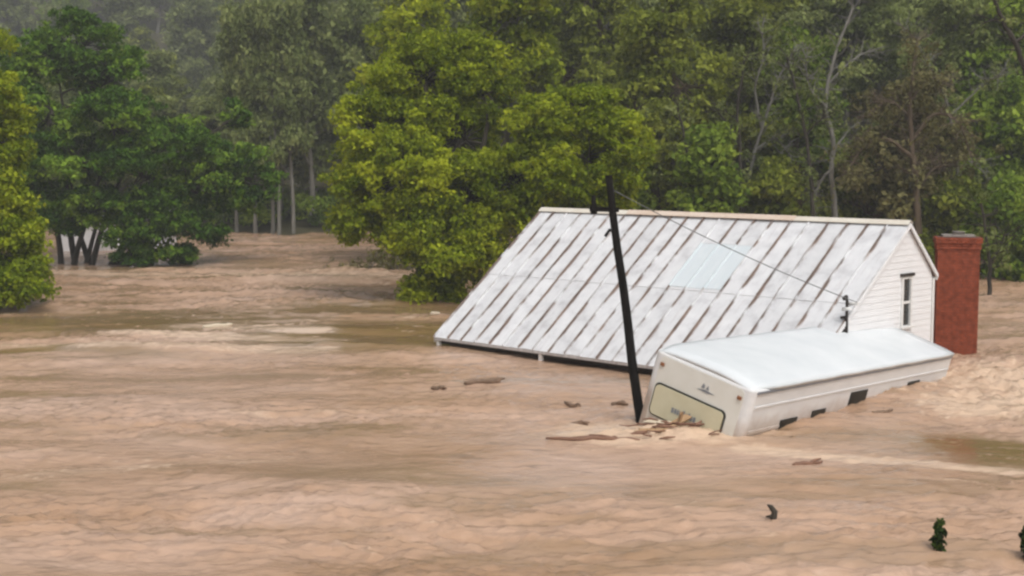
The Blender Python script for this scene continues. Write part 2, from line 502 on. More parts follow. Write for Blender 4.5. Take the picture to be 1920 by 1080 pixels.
m_shadowgrey = simple('weathered_grey_wood', (0.10, 0.095, 0.09), (0.2, 0.19, 0.18), scale=8, rough=0.8)

house = empty('farmhouse', (OX, OY, 0), (0, 0, YAW))
tag(house, 'white farmhouse flooded to its eaves, with a rust-streaked metal roof', 'house')

EZ, RB, RZ, BB, BZ, LEN = 0.20, 4.55, 3.51, 5.95, 2.24, 11.6
sl = math.hypot(RB, RZ - EZ); sb, sz = RB / sl, (RZ - EZ) / sl     # up-slope direction of the front plane
nb, nz = -sz, sb                                                   # its outward normal
def fp(a, s, h=0.0):
    """point on the front roof plane: a along the eave, s metres up the slope, h above the sheet bed; the left rake leans out a little at the top"""
    a2 = a - 0.22 * (s / sl) * (1 - a / LEN)
    return (a2, s * sb + nb * h, EZ + s * sz + nz * h)

# roof deck
k = MB()
th = 0.07
k.hexa([fp(0.03, 0.02, -th), fp(LEN - .03, 0.02, -th), fp(LEN - .03, sl, -th), fp(0.03, sl, -th),
        fp(0.03, 0.02, -0.004), fp(LEN - .03, 0.02, -0.004), fp(LEN - .03, sl, -0.004), fp(0.03, sl, -0.004)])
roof = k.build('roof', m_fascia, house)
# rear slope
k = MB()
rl = math.hypot(BB - RB, RZ - BZ); rn = ((RZ - BZ) / rl, (BB - RB) / rl)
k.hexa([(-0.2, RB + .02, RZ - .09), (LEN - .03, RB + .02, RZ - .09), (LEN - .03, BB - .03, BZ - .09), (0, BB - .03, BZ - .09),
        (-0.2, RB + .02, RZ - .006), (LEN - .03, RB + .02, RZ - .006), (LEN - .03, BB, BZ), (0, BB, BZ)])
k.build('rear_slope', m_metal, roof)

rng = random.Random(4)
NP = 22
pw = LEN / NP
lap = sl * 0.47
def panel_mesh(i, s0, s1, h0, h1, mat, seam=True):
    """one pan of sheet metal: flat pan, a standing seam along its left edge, a slightly buckled surface"""
    bm = bmesh.new(); uvl = bm.loops.layers.uv.new('UVMap'); uv2 = bm.loops.layers.uv.new('Place')
    a0 = i * pw; a1 = (i + 1) * pw
    prof = [(0.000, 0.0), (0.000, 0.042), (0.022, 0.042), (0.024, 0.0), (pw * 0.5, 0.004), (pw - 0.004, 0.0)]
    if not seam: prof = [(0.002, 0.0)] + [((j + 0.5) * pw / 10, 0.016 if j % 2 else 0.002) for j in range(10)] + [(pw - .004, 0.0)]
    ns = 7
    js = [rng.uniform(-0.012, 0.012) for _ in range(3)]
    grid = []
    for r_ in range(ns + 1):
        s = s0 + (s1 - s0) * r_ / ns; h = h0 + (h1 - h0) * r_ / ns
        if r_ == 0: s += js[0]
        row = []
        for (du, dh) in prof:
            bk = 0.006 * math.sin(r_ * 1.9 + i * 2.1 + du * 7) if 0.03 < du < pw - 0.02 else 0
            row.append((bm.verts.new(fp(a0 + du, s, h + dh + bk)), du, s))
        grid.append(row)
    fc = []
    for r_ in range(ns):
        for c in range(len(prof) - 1):
            q = [grid[r_][c], grid[r_][c + 1], grid[r_ + 1][c + 1], grid[r_ + 1][c]]
            f = bm.faces.new([x[0] for x in q])
            for lp, x in zip(f.loops, q):
                lp[uvl].uv = (min(x[1], (pw - x[1]) + 0.03), x[2]); lp[uv2].uv = (i * 5.37 + x[1], x[2] + i * 3.1)
            fc.append(f)
    # turned-down lower lip
    for c in range(len(prof) - 1):
        q = grid[0]
        d0 = bm.verts.new(fp(a0 + q[c][1], q[c][2] - 0.004, h0 - 0.012)); d1 = bm.verts.new(fp(a0 + q[c + 1][1], q[c + 1][2] - 0.004, h0 - 0.012))
        f = bm.faces.new([d0, d1, q[c + 1][0], q[c][0]])
        for lp in f.loops: lp[uvl].uv = (0.2, 0)
    me = bpy.data.meshes.new('roof_panel'); bm.to_mesh(me); bm.free()
    return link_mesh('roof_panel', me, mat, roof)

for i in range(NP):
    panel_mesh(i, -0.04, lap + 0.05, 0.004, 0.006, m_metal)
    if i in (12, 13, 14):
        s_a, s_b = lap + 0.10, sl * 0.80
        panel_mesh(i, lap, s_a + .04, 0.020, 0.012, m_metal)
        o = panel_mesh(i, s_a, s_b, 0.026, 0.016, m_skylight)
        o['label'] = 'newer pale blue corrugated sheet'
        panel_mesh(i, s_b - 0.03, sl - 0.02, 0.024, 0.012, m_metal)
    else:
        panel_mesh(i, lap, sl - 0.02, 0.020, 0.010, m_metal)

# ridge caps: folded strips over the ridge
def ridge_cap(a0, a1, wdt, h, mat):
    k = MB()
    fa = [fp(a0, sl - wdt, h), fp(a1, sl - wdt, h), fp(a1, sl, h + .012), fp(a0, sl, h + .012)]
    ra = [(p[0], RB + wdt * .75 * (BB - RB) / rl, RZ + h - wdt * .75 * (RZ - BZ) / rl) for p in (fa[3], fa[2])]
    t = Vector((0, 0, 0.014))
    k.hexa([fa[0], fa[1], fa[2], fa[3]] + [Vector(p) + t for p in fa])
    k.hexa([fa[3], fa[2], ra[1], ra[0]] + [Vector(p) + t for p in (fa[3], fa[2], ra[1], ra[0])])
    return k.build('ridge_cap', mat, roof)
ridge_cap(-0.02, 3.3, 0.16, 0.055, m_tan)
ridge_cap(3.25, 8.55, 0.17, 0.075, m_rust_cap)
ridge_cap(8.5, LEN + .02, 0.15, 0.055, m_tan)

# eave edge and rakes
k = MB(); k.box(0.0, LEN, -0.03, 0.0, EZ - 0.10, EZ - 0.02); bevel(k.build('fascia_board', m_fascia, house), 0.006, 1)
def rake(points, name='rake_board', x0=0, x1=0.04, dz=0.10, mat=m_white):
    k = MB(); (b0, z0), (b1, z1), = points
    k.hexa([(x0, b0, z0 - dz), (x1, b0, z0 - dz), (x1, b1, z1 - dz), (x0, b1, z1 - dz), (x0, b0, z0), (x1, b0, z0), (x1, b1, z1), (x0, b1, z1)])
    return k.build(name, mat, house)
rake([(0.0, EZ - .005), (RB, RZ - .005)], x0=LEN - .028, x1=LEN + .015)
rake([(RB, RZ - .005), (BB + .02, BZ - .02)], x0=LEN - .027, x1=LEN + .017)
k = MB()
k.hexa([(-.02, 0, EZ - .16), (.025, 0, EZ - .16), (-.2, RB, RZ - .17), (-.25, RB, RZ - .17), (-.02, 0, EZ - .01), (.025, 0, EZ - .01), (-.2, RB, RZ - .01), (-.25, RB, RZ - .01)])
k.build('rake_board', m_trim, house)
k = MB(); k.box(0, LEN, BB - .02, BB + .015, BZ - .16, BZ - .01); k.build('fascia_board', m_trim, house)

# walls
GA = LEN - 0.075       # outer face of the right gable wall
def gable_lims(z):
    b0 = 0.30 if z < EZ else min(RB, 0.30 + max(0, (z - EZ - 0.02)) * RB / (RZ - EZ))
    b1 = BB - 0.14 if z < BZ - .05 else RB + (RZ - .05 - z) * (BB - .06 - RB) / (RZ - BZ)
    return b0, b1
def wall_gable(a0, a1):
    k = MB(); k.prism([(a0, 0.30, -1.7), (a0, BB - .06, -1.7), (a0, BB - .06, BZ - .10), (a0, RB, RZ - .13), (a0, 0.30, EZ - .02)], (a1 - a0, 0, 0))
    return k.build('gable_wall', m_white, house)
gw = wall_gable(GA - 0.14, GA - .02)
gw['label'] = 'white gable wall with the small window'
wall_gable(0.30, 0.42)
k = MB(); k.box(0.43, GA - .15, BB - .18, BB - .06, -1.7, BZ - .10); k.build('rear_wall', m_white, house)
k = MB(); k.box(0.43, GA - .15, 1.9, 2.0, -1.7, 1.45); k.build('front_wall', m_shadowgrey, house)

WB0, WB1, WZ0, WZ1 = 4.36, 4.72, 1.08, 2.17       # window opening
k = MB()
zc = -0.3; st_ = 0.145
while zc < RZ - 0.25:
    z0, z1 = zc, min(zc + st_ + 0.012, RZ - .12)
    b00, b01 = gable_lims(z0); b10, b11 = gable_lims(z1)
    spans = [((b00, b01), (b10, b11))]
    if z1 > WZ0 and z0 < WZ1:
        spans = [((b00, WB0), (b10, WB0)), ((WB1, b01), (WB1, b11))]
    for (p, q) in spans:
        if p[1] - p[0] < .03: continue
        q = (min(q[0], q[1] - .01), q[1])
        k.hexa([(GA - .02, p[0], z0), (GA + .004, p[0], z0), (GA + .004, p[1], z0), (GA - .02, p[1], z0),
                (GA - .02, q[0], z1), (GA - .006, q[0], z1), (GA - .006, q[1], z1), (GA - .02, q[1], z1)])
    zc += st_
tag(k.build('clapboard', m_white, gw), kind='stuff')
k = MB(); k.box(GA - .02, GA + .03, BB - .12, BB - .04, -1.7, BZ - .12); k.build('corner_board', m_trim, gw)

k = MB()
fw = 0.07
k.box(GA - .01, GA + .045, WB0 - fw, WB0 + .005, WZ0 - .02, WZ1 + .02); k.box(GA - .01, GA + .045, WB1 - .005, WB1 + fw, WZ0 - .02, WZ1 + .02)
k.box(GA - .01, GA + .045, WB0 - fw, WB1 + fw, WZ1 + .02, WZ1 + .075)
win = k.build('window', m_trim, house)
k = MB(); k.box(GA - .005, GA + .085, WB0 - fw - .03, WB1 + fw + .03, WZ0 - .07, WZ0 - .022); k.build('sill', m_trim, win)
k = MB(); k.box(GA - .015, GA + .07, WB0 - fw - .04, WB1 + fw + .05, WZ1 + .078, WZ1 + .15); k.build('window_hood', m_darkwood, win)
zm = (WZ0 + WZ1) / 2
for (z0, z1, x) in ((WZ0, zm - .03, GA - .012), (zm + .03, WZ1 + .02, GA - .006)):
    k = MB(); k.box(GA - .018, x, WB0 + .005, WB1 - .005, z0, z1); k.build('pane', m_glass, win)
k = MB(); k.box(GA - .018, GA + .012, WB0 + .004, WB1 - .004, zm - .03, zm + .03); k.build('meeting_rail', m_trim, win)

# porch posts and beam under the eave
k = MB(); k.box(0.1, GA - .2, 0.10, 0.24, EZ - .20, EZ - .10); k.build('porch_beam', m_darkwood, house)  # beam coloured dark to thicken the band of shade under the eave
for a in (0.06, 3.85, 7.6, 11.0):
    k = MB(); k.box(a, a + .11, 0.0, .10, -1.7, EZ - .102); bevel(k.build('porch_post', m_trim, house), .01, 1)

# service mast on the front rake of the gable
k = MB()
mb0 = (GA + .09, 1.72, 1.1); mb1 = (GA + .09, 1.72, 1.88)
k.tube([mb0, mb1, (GA + .10, 1.66, 1.98), (GA + .12, 1.54, 1.95)], [.035, .035, .045, .05], 8)
k.box(GA + .0, GA + .05, 1.60, 1.86, 1.18, 1.24); k.box(GA + .0, GA + .06, 1.60, 1.86, 1.48, 1.54)
mast = k.build('service_mast', m_darkwood, house)
k = MB(); k.tube([(GA + .06, 1.85, 1.80), (GA + .30, 1.85, 1.83)], [.05, .035], 8); k.tube([(GA + .06, 1.62, 1.70), (GA + .26, 1.58, 1.73)], [.05, .03], 8)
k.build('insulator', m_trim, mast)

# ================================================================== SHED BEHIND THE LEFT TREE
shed = empty('white_shed', (-21.9, 77.0, 0), (0, 0, R(6)))
tag(shed, 'low white flooded shed half hidden behind the stems of the dark green tree', 'shed')
k = MB(); k.box(-3.0, 3.0, -1.4, 1.4, -1.5, 1.55); sw = k.build('wall', m_white, shed)
k = MB(); z = -.3
while z < 1.5:
    k.hexa([(-3.0, -1.4, z), (3.0, -1.4, z), (3.0, -1.42, z), (-3.0, -1.42, z), (-3.0, -1.4, z + .19), (3.0, -1.4, z + .19), (3.0, -1.405, z + .19), (-3.0, -1.405, z + .19)]); z += .2
tag(k.build('clapboard', m_white, sw), kind='stuff')
k = MB(); k.prism([(-3.2, -1.65, 1.5), (-3.2, 0, 2.1), (-3.2, 1.65, 1.5), (-3.2, 1.65, 1.58), (-3.2, 0, 2.2), (-3.2, -1.65, 1.58)], (6.4, 0, 0)); k.build('roof', m_shadowgrey, shed)
k = MB(); k.box(-.9, .1, -1.46, -1.39, -.4, 1.35); k.build('door', m_fascia, shed)

# ================================================================== CHIMNEY
CHX, CHY = 11.70, 36.35
chim = empty('brick_chimney', (CHX, CHY, 0), (0, 0, R(-11)))
tag(chim, 'red brick chimney standing in the water beside the white gable', 'chimney')
m_brick = simple('red_brick', (0.15, 0.036, 0.018), (0.33, 0.082, 0.04), scale=7, rough=0.85, spec=0.2, bump=0.2)
_n = m_brick.node_tree.nodes; _l = m_brick.node_tree.links
m_mortar = simple('dirty_mortar', (0.10, 0.042, 0.03), (0.17, 0.08, 0.06), scale=10, rough=0.95)
CW, CD, CT = 1.06, 0.62, 2.98
k = MB(); k.box(-CW / 2 + .012, CW / 2 - .012, -CD / 2 + .012, CD / 2 - .012, -1.5, CT - .01); k.build('mortar_core', m_mortar, chim)
rng = random.Random(8)
k = MB()
bl, bh, jn = 0.205, 0.066, 0.010
z = -0.45; ci = 0
def brick_box(x0, x1, y0, y1, z0, z1):
    k.box(x0, x1, y0, y1, z0, z1)
while z < CT - .03:
    pr = 0.0
    if z > CT - .32: pr = 0.028
    if z > CT - .17: pr = 0.055
    for side in range(4):
        w_, fixed = (CW, CD) if side % 2 == 0 else (CD, CW)
        lo, hi = -w_ / 2 - pr, w_ / 2 + pr
        if side % 2: lo += .1; hi -= .1
        x = lo - (bl / 2 if (ci + side) % 2 else 0)
        while x < hi - .02:
            x0, x1 = max(x, lo), min(x + bl, hi)
            if x1 - x0 > .03:
                o_ = rng.uniform(0, .006) + pr
                if side == 0: brick_box(x0, x1, -fixed / 2 - o_, -fixed / 2 + .09, z, z + bh)
                elif side == 2: brick_box(x0, x1, fixed / 2 - .09, fixed / 2 + o_, z, z + bh)
                elif side == 1: brick_box(fixed / 2 - .09, fixed / 2 + o_, x0, x1, z, z + bh)
                else: brick_box(-fixed / 2 - o_, -fixed / 2 + .09, x0, x1, z, z + bh)
            x += bl + jn
    z += bh + jn; ci += 1
tag(k.build('brickwork', m_brick, chim, recalc=False), kind='stuff')
m_cap = simple('sooty_concrete', (0.20, 0.17, 0.15), (0.34, 0.31, 0.28), scale=9, rough=0.9, bump=0.2)
k = MB(); k.prism([(-.4, -.25, CT), (.4, -.25, CT), (.4, .25, CT), (-.4, .25, CT)], (0, 0, .05)); k.build('crown_slab', m_cap, chim)
k = MB(); k.tube([(.02, 0, CT + .05), (.02, 0, CT + .12), (.02, 0, CT + .13)], [.17, .15, .18], 12)
k.build('flue', m_cap, chim)

# ================================================================== TRAVEL TRAILER
roll, pit = R(15.2), R(2.3)
ROT = Matrix.Rotation(YAW + R(4.0), 3, 'Z') @ Matrix.Rotation(roll, 3, 'Y') @ Matrix.Rotation(-pit, 3, 'X')
TW, TL, TH = 2.22, 9.05, 2.1
R0 = hw(13.66, -4.85, 0.90)
T0 = R0 - ROT @ Vector((TW / 2, 0, TH))
trailer = empty('travel_trailer', T0, ROT.to_euler())
tag(trailer, 'white travel trailer rolled on its side in the flood against the farmhouse gable', 'trailer')
m_shell = simple('trailer_aluminium_white', (0.68, 0.68, 0.68), (0.78, 0.78, 0.77), scale=1.5, rough=0.42, spec=0.4, stretch=(1, 1, 3))
m_cream = simple('trailer_front_ivory', (0.66, 0.64, 0.57), (0.74, 0.73, 0.68), scale=1.8, rough=0.45, spec=0.4)
m_membrane = simple('roof_membrane', (0.58, 0.61, 0.625), (0.68, 0.70, 0.71), scale=1.1, rough=0.4, spec=0.4)
m_shield = simple('rock_guard_cream', (0.54, 0.49, 0.33), (0.62, 0.58, 0.42), scale=2.5, rough=0.35, spec=0.4)
m_rubber = simple('black_rubber_gasket', (0.015, 0.014, 0.011), (0.04, 0.037, 0.03), scale=12, rough=0.6)
m_grey = simple('grey_trim', (0.17, 0.18, 0.20), (0.25, 0.26, 0.28), scale=6, rough=0.5)
m_lamp = simple('amber_marker_lens', (0.28, 0.12, 0.05), (0.22, 0.09, 0.05), scale=6, rough=0.3)

def add_mud(m, z0, z1, col=(0.33, 0.22, 0.14), amt=.75):
    n = m.node_tree.nodes; l = m.node_tree.links; b = n['Principled BSDF']
    src = b.inputs['Base Color'].links[0].from_socket
    tc = n.new('ShaderNodeTexCoord'); sp_ = n.new('ShaderNodeSeparateXYZ'); l.new(tc.outputs['Object'], sp_.inputs[0])
    nz_ = N(n, 'ShaderNodeTexNoise', Scale=3.0, Detail=7, Roughness=.7); l.new(tc.outputs['Object'], nz_.inputs['Vector'])
    a_ = N(n, 'ShaderNodeMath', operation='MULTIPLY_ADD'); a_.inputs[1].default_value = -.55; l.new(nz_.outputs['Fac'], a_.inputs[0]); l.new(sp_.outputs[2], a_.inputs[2])
    mr_ = N(n, 'ShaderNodeMapRange'); mr_.inputs['From Min'].default_value = z1 - .27; mr_.inputs['From Max'].default_value = z0 - .27; mr_.inputs['To Max'].default_value = amt
    l.new(a_.outputs[0], mr_.inputs['Value'])
    l.new(mixc(n, l, mr_.outputs[0], src, col), b.inputs['Base Color'])
add_mud(m_shell, TH - .95, TH - .50); add_mud(m_cream, TH - 1.5, TH - .75, amt=.5)
# body: rounded box, front vertical corners softly rounded, front leaning a little
bm = bmesh.new()
bmesh.ops.create_cube(bm, size=1)
for v in bm.verts:
    v.co = Vector((v.co.x * TW, (v.co.y + .5) * TL, (v.co.z + .5) * TH))
ver = [e for e in bm.edges if abs(e.verts[0].co.x - e.verts[1].co.x) < 1e-4 and abs(e.verts[0].co.y - e.verts[1].co.y) < 1e-4 and e.verts[0].co.y < .1]
bmesh.ops.bevel(bm, geom=ver, offset=0.15, segments=5, profile=0.5, affect='EDGES')
top = [e for e in bm.edges if e.verts[0].co.z > TH - 1e-3 and e.verts[1].co.z > TH - 1e-3]
bmesh.ops.bevel(bm, geom=top, offset=0.05, segments=3, profile=0.5, affect='EDGES')
for f in bm.faces: f.smooth = False
me = bpy.data.meshes.new('body'); bm.to_mesh(me); bm.free()
body = link_mesh('body', me, m_shell, trailer)
# roof: crowned membrane with a lip
nxr, nyr = 14, 24
vv = []; ff = []
def roof_pt(i, j, dz):
    x = -TW / 2 - .025 + (TW + .05) * i / nxr; y = 0.02 + (TL - .0) * j / nyr
    q = 2 * x / TW
    z = TH + .015 + .085 * (1 - q * q) - (0.05 * (1 - j / 2.0) ** 2 if j < 2 else 0) + dz
    z += 0.006 * math.sin(j * 1.7 + i * .8)
    ins = max(0, .10 - .05 * j) * (abs(q) ** 6)
    return (x - math.copysign(ins, x), y, z)
for j in range(nyr + 1):
    for i in range(nxr + 1): vv.append(roof_pt(i, j, 0.03))
for j in range(nyr + 1):
    for i in range(nxr + 1): vv.append(roof_pt(i, j, -0.04))
W = nxr + 1; B0 = W * (nyr + 1)
for j in range(nyr):
    for i in range(nxr):
        ff.append((j * W + i, j * W + i + 1, (j + 1) * W + i + 1, (j + 1) * W + i))
        ff.append((B0 + j * W + i, B0 + (j + 1) * W + i, B0 + (j + 1) * W + i + 1, B0 + j * W + i + 1))
for j in range(nyr):
    ff.append((j * W, (j + 1) * W, B0 + (j + 1) * W, B0 + j * W)); ff.append((j * W + nxr, B0 + j * W + nxr, B0 + (j + 1) * W + nxr, (j + 1) * W + nxr))
for i in range(nxr):
    ff.append((i, B0 + i, B0 + i + 1, i + 1)); ff.append((nyr * W + i, nyr * W + i + 1, B0 + nyr * W + i + 1, B0 + nyr * W + i))
k = MB(); k.add(vv, ff, True)
troof = k.build('roof', m_membrane, trailer)
k = MB(); k.box(TW / 2 + .001, TW / 2 + .022, .12, TL - .02, TH - .075, TH - .03); k.build('drip_rail', m_grey, trailer)
k = MB(); k.box(TW / 2 + .001, TW / 2 + .014, .16, TL - .02, TH - .36, TH - .325); k.build('belt_moulding', m_shell, trailer)
k = MB(); k.box(TW / 2 + .001, TW / 2 + .016, .16, TL - .02, TH - .86, TH - .80); k.build('belt_moulding', m_shell, trailer)

# front: ivory end panel, rock guard over the window in its black gasket
def rrect(x0, x1, z0, z1, r, y, n_=5):
    pts = []
    for (cx, cz, a0) in ((x1 - r, z0 + r, -90), (x1 - r, z1 - r, 0), (x0 + r, z1 - r, 90), (x0 + r, z0 + r, 180)):
        for q in range(n_ + 1):
            a = R(a0 + 90 * q / n_); pts.append((cx + r * math.cos(a), y, cz + r * math.sin(a)))
    return pts
k = MB(); k.prism(rrect(-.93, .93, .30, TH - .06, .10, -.012), (0, .010, 0)); k.build('end_panel', m_cream, trailer)
gx0, gx1, gz0, gz1 = -.86, .66, .92, 1.50
k = MB(); k.prism(rrect(gx0 - .035, gx1 + .035, gz0 - .035, gz1 + .035, .11, -.034), (0, .020, 0)); gk = k.build('window_gasket', m_rubber, trailer)
k = MB(); k.prism(rrect(gx0, gx1, gz0, gz1, .09, -.062), (0, .026, 0)); sh = k.build('rock_guard', m_shield, trailer)
sh['label'] = 'cream guard over the front window'
k = MB()
xx = -.40
rl_ = random.Random(3)
for wch in (.05, .045, .03, .05, .045, .05, .03, .045, .05):      # lettering too blurred to read: short strokes
    k.box(xx, xx + wch, -.068, -.0625, 1.10, 1.10 + rl_.choice((.10, .13, .10)))
    k.box(xx, xx + wch + .01, -.067, -.0625, 1.135, 1.155); xx += wch + .018
k.build('lettering', m_grey, sh)
k = MB()
k.prism([(-.02, -.02, 1.72), (.20, -.02, 1.70), (.36, -.02, 1.73), (.14, -.02, 1.755)], (0, .006, 0))
k.prism([(.05, -.021, 1.77), (.12, -.021, 1.77), (.12, -.021, 1.83), (.08, -.021, 1.86)], (0, .007, 0))
k.prism([(.15, -.021, 1.77), (.22, -.021, 1.765), (.19, -.021, 1.85)], (0, .007, 0))
k.build('emblem', m_grey, trailer)
for (x, z) in ((-.86, TH - .22), (.86, TH - .22)):
    k = MB(); k.box(x - .045, x + .045, -.045, -.013, z - .035, z + .035); bevel(k.build('marker_lamp', m_lamp, trailer), .012, 2)
# side: dark openings at the waterline
for (y0, y1, z0, z1, nm) in ((4.15, 4.85, TH - .72, TH - .46, 'broken_side_window'), (1.35, 1.95, TH - .92, TH - .74, 'side_window'), (2.6, 3.1, TH - .86, TH - .69, 'side_window'), (6.95, 7.5, TH - .66, TH - .50, 'side_window')):
    k = MB(); k.box(TW / 2 + .001, TW / 2 + .02, y0 - .03, y1 + .03, z0 - .03, z1 + .03); fr_ = k.build(nm, m_rubber, trailer)
    k = MB(); k.box(TW / 2 + .012, TW / 2 + .023, y0, y1, z0, z1); k.build('opening', m_rubber, fr_)

# ================================================================== UTILITY POLE AND LINE
pole = empty('utility_pole', (2.50, 26.40, 0))
tag(pole, 'dark leaning utility pole in front of the farmhouse roof', 'utility pole')
m_pole = simple('creosoted_pole', (0.004, 0.0035, 0.003), (0.013, 0.011, 0.010), scale=10, rough=0.85, spec=0.1, bump=0.4, stretch=(1, 1, .15))
pb, pt = Vector((0.10, -0.03, -0.9)), Vector((-0.66, .22, 4.72))
def pl(t): return pb.lerp(pt, t)
k = MB(); k.tube([pl(i / 8.) + Vector((.012 * math.sin(i * 1.7), 0, 0)) for i in range(9)], [.098, .096, .093, .09, .086, .082, .078, .074, .07], 10); k.build('shaft', m_pole, pole)
q = pl(.885)
k = MB(); k.hexa([q + Vector(v) for v in ((-.44, -.05, -.045), (.12, -.05, -.06), (.12, .05, -.06), (-.44, .05, -.045), (-.44, -.05, .045), (.12, -.05, .03), (.12, .05, .03), (-.44, .05, .045))]); ca = k.build('crossarm', m_pole, pole)
k = MB(); k.tube([q + Vector((-.36, 0, -.10)), q + Vector((-.36, 0, -.02)), q + Vector((-.36, 0, .08)), q + Vector((-.36, 0, .26))], [.06, .075, .05, .035], 8); k.build('insulator', m_pole, ca)
q2 = pl(.81)
k = MB(); k.tube([q2, q2 + Vector((-.12, -.02, .02)), q2 + Vector((-.20, -.04, -.10))], [.035, .035, .03], 6); k.build('bracket', m_pole, pole)

m_wire = simple('weathered_cable', (0.10, 0.10, 0.10), (0.16, 0.16, 0.16), scale=10, rough=0.6)
p0 = Vector((2.50, 26.40, 0)) + pl(.955); p1 = hw(GA + .28, 1.84, 1.85)
pts = []
for i in range(25):
    t = i / 24; p = p0.lerp(p1, t); p.z -= 0.42 * t * (1 - t); pts.append(p)
k = MB(); k.tube(pts, .010, 5)
tag(k.build('service_cable', m_wire), 'thin overhead cable running from the pole across the roof to the gable', 'cable')

# ================================================================== DEBRIS IN THE WATER
m_drift = simple('wet_driftwood', (0.14, 0.07, 0.045), (0.26, 0.14, 0.09), scale=9, rough=0.6, bump=0.4, stretch=(.3, 1, 1))
m_board = simple('broken_fresh_board', (0.30, 0.18, 0.09), (0.46, 0.30, 0.17), scale=7, rough=0.7, stretch=(.3, 1, 1))
m_board2 = simple('painted_broken_board', (0.48, 0.40, 0.29), (0.60, 0.52, 0.41), scale=7, rough=0.7)
m_sodden = simple('sodden_debris', (0.13, 0.085, 0.055), (0.24, 0.155, 0.105), scale=9, rough=0.7, bump=0.4)
def wz(x, y):
    xa = np.array([float(x)]); ya = np.array([float(y)])
    return float(water_z(xa, ya, slick_mask(xa, ya))[0])
def log(x0, y0, x1, y1, r, label, lift=0.02, mat=m_drift, cat='log', name='driftwood_log', seed=0, knots=2):
    rg = random.Random(seed)
    cx, cy = (x0 + x1) / 2, (y0 + y1) / 2
    k = MB(); pts = []; rr_ = []
    for i in range(9):
        t = i / 8; x = x0 + (x1 - x0) * t; y = y0 + (y1 - y0) * t
        pts.append((x - cx + rg.uniform(-.02, .02), y - cy + rg.uniform(-.03, .03), wz(x, y) * 0.5 + wz(cx, cy) * .5 + lift - .02 + rg.uniform(-.012, .012)))
        rr_.append(r * .75 * (1 - .45 * abs(t - .4)) * rg.uniform(.85, 1.1) * (0.55 if i in (0, 8) else 1))
    k.tube(pts, rr_, 7)
    Lg = math.hypot(x1 - x0, y1 - y0)
    for _ in range(knots):        # side sticks lying along the log
        i = rg.randint(2, 6); p = Vector(pts[i]); sg = rg.choice((-1, 1))
        d_ = Vector((x1 - x0, y1 - y0, 0)).normalized() * sg * Lg * rg.uniform(.25, .45) + Vector((0, rg.uniform(-.15, .15), rg.uniform(-.01, .05)))
        k.tube([p, p + d_ * .5 + Vector((0, 0, .02)), p + d_], [r * .6, r * .5, r * .2], 5)
    o = k.build(name, mat); o.location = (cx, cy, 0)
    return tag(o, label, cat)
log(0.62, 24.55, 2.3, 24.42, .055, 'long thin reddish brown log floating left of the splintered boards', .03, seed=1)
log(4.62, 22.55, 5.2, 22.85, .06, 'short brown log drifting alone below the trailer side', .03, seed=2, knots=1)
log(-1.05, 30.2, -0.25, 30.35, .09, 'dark clump of wood drifting below the middle of the porch eave', .05, m_sodden, seed=3, knots=4)
log(-1.75, 29.85, -1.45, 29.8, .07, 'small dark wood scrap left of the dark clump below the porch eave', .04, m_sodden, seed=4)
log(1.10, 28.3, 1.42, 28.05, .07, 'tilted dark wood scrap drifting left of the pole foot', .05, m_sodden, seed=5)
log(2.05, 28.35, 2.38, 28.3, .07, 'dark stub of wood floating right beside the pole', .05, m_sodden, seed=6)
log(1.12, 26.3, 1.45, 26.2, .06, 'small reddish scrap above the long thin log', .03, m_sodden, seed=7)
log(-9.25, 41.2, -8.5, 41.9, .10, 'pale weathered log caught in the green slick by the left trees', .05, m_board2, seed=11, knots=0)
log(-2.6, 44.0, -2.3, 44.0, .09, 'pale yellow scrap floating beyond the left roof corner', .05, m_board2, seed=12, knots=0)
log(7.1, 27.0, 7.5, 27.15, .06, 'brown scrap floating beside the trailer side', .03, m_sodden, seed=13, knots=1)

def board(c, dirv, up, L_, w_, t_, mat, label):
    d_ = Vector(dirv).normalized(); s_ = d_.cross(Vector(up)).normalized(); u_ = s_.cross(d_)
    k = MB(); h = L_ / 2; jag = [.0, .06, .02, .05]
    top_ = [d_ * (-h - jag[0]) - s_ * w_ / 2, d_ * (h + jag[1]) - s_ * w_ / 2, d_ * (h - .05) , d_ * (h + jag[2]) + s_ * w_ / 2, d_ * (-h - jag[3]) + s_ * w_ / 2, d_ * (-h + .05)]
    k.prism([p - u_ * t_ / 2 for p in top_], u_ * t_)
    o = k.build('broken_board', mat); o.location = c
    return tag(o, label, 'board', 'splintered boards at the trailer front')
bx, by = 3.08, 25.22
board((bx, by, .22), (1, .2, .50), (0, -.6, 1), .75, .14, .03, m_board, 'tan splintered board leaning up against the cream window guard')
board((bx - .35, by + .15, .17), (1, .1, -.12), (0, -.4, 1), .55, .12, .03, m_board2, 'pale board lying flat at the trailer lower left corner')
board((bx + .12, by - .28, .13), (1, .35, .34), (0, -.5, 1), .62, .10, .03, m_drift, 'dark splintered board lowest in the heap at the trailer front')
board((bx - .02, by - .08, .20), (.25, -.3, 1), (1, .2, 0), .40, .09, .03, m_board, 'short tan board standing upright in the heap at the trailer front')
board((bx + .52, by - .06, .14), (1, -.1, .22), (0, -.5, 1), .45, .11, .03, m_board2, 'pale short board at the right of the heap under the window guard')
board((bx - .55, by - .35, .12), (1, -.4, .10), (0, -.3, 1), .5, .10, .03, m_board, 'tan board awash in the foam at the left of the heap')

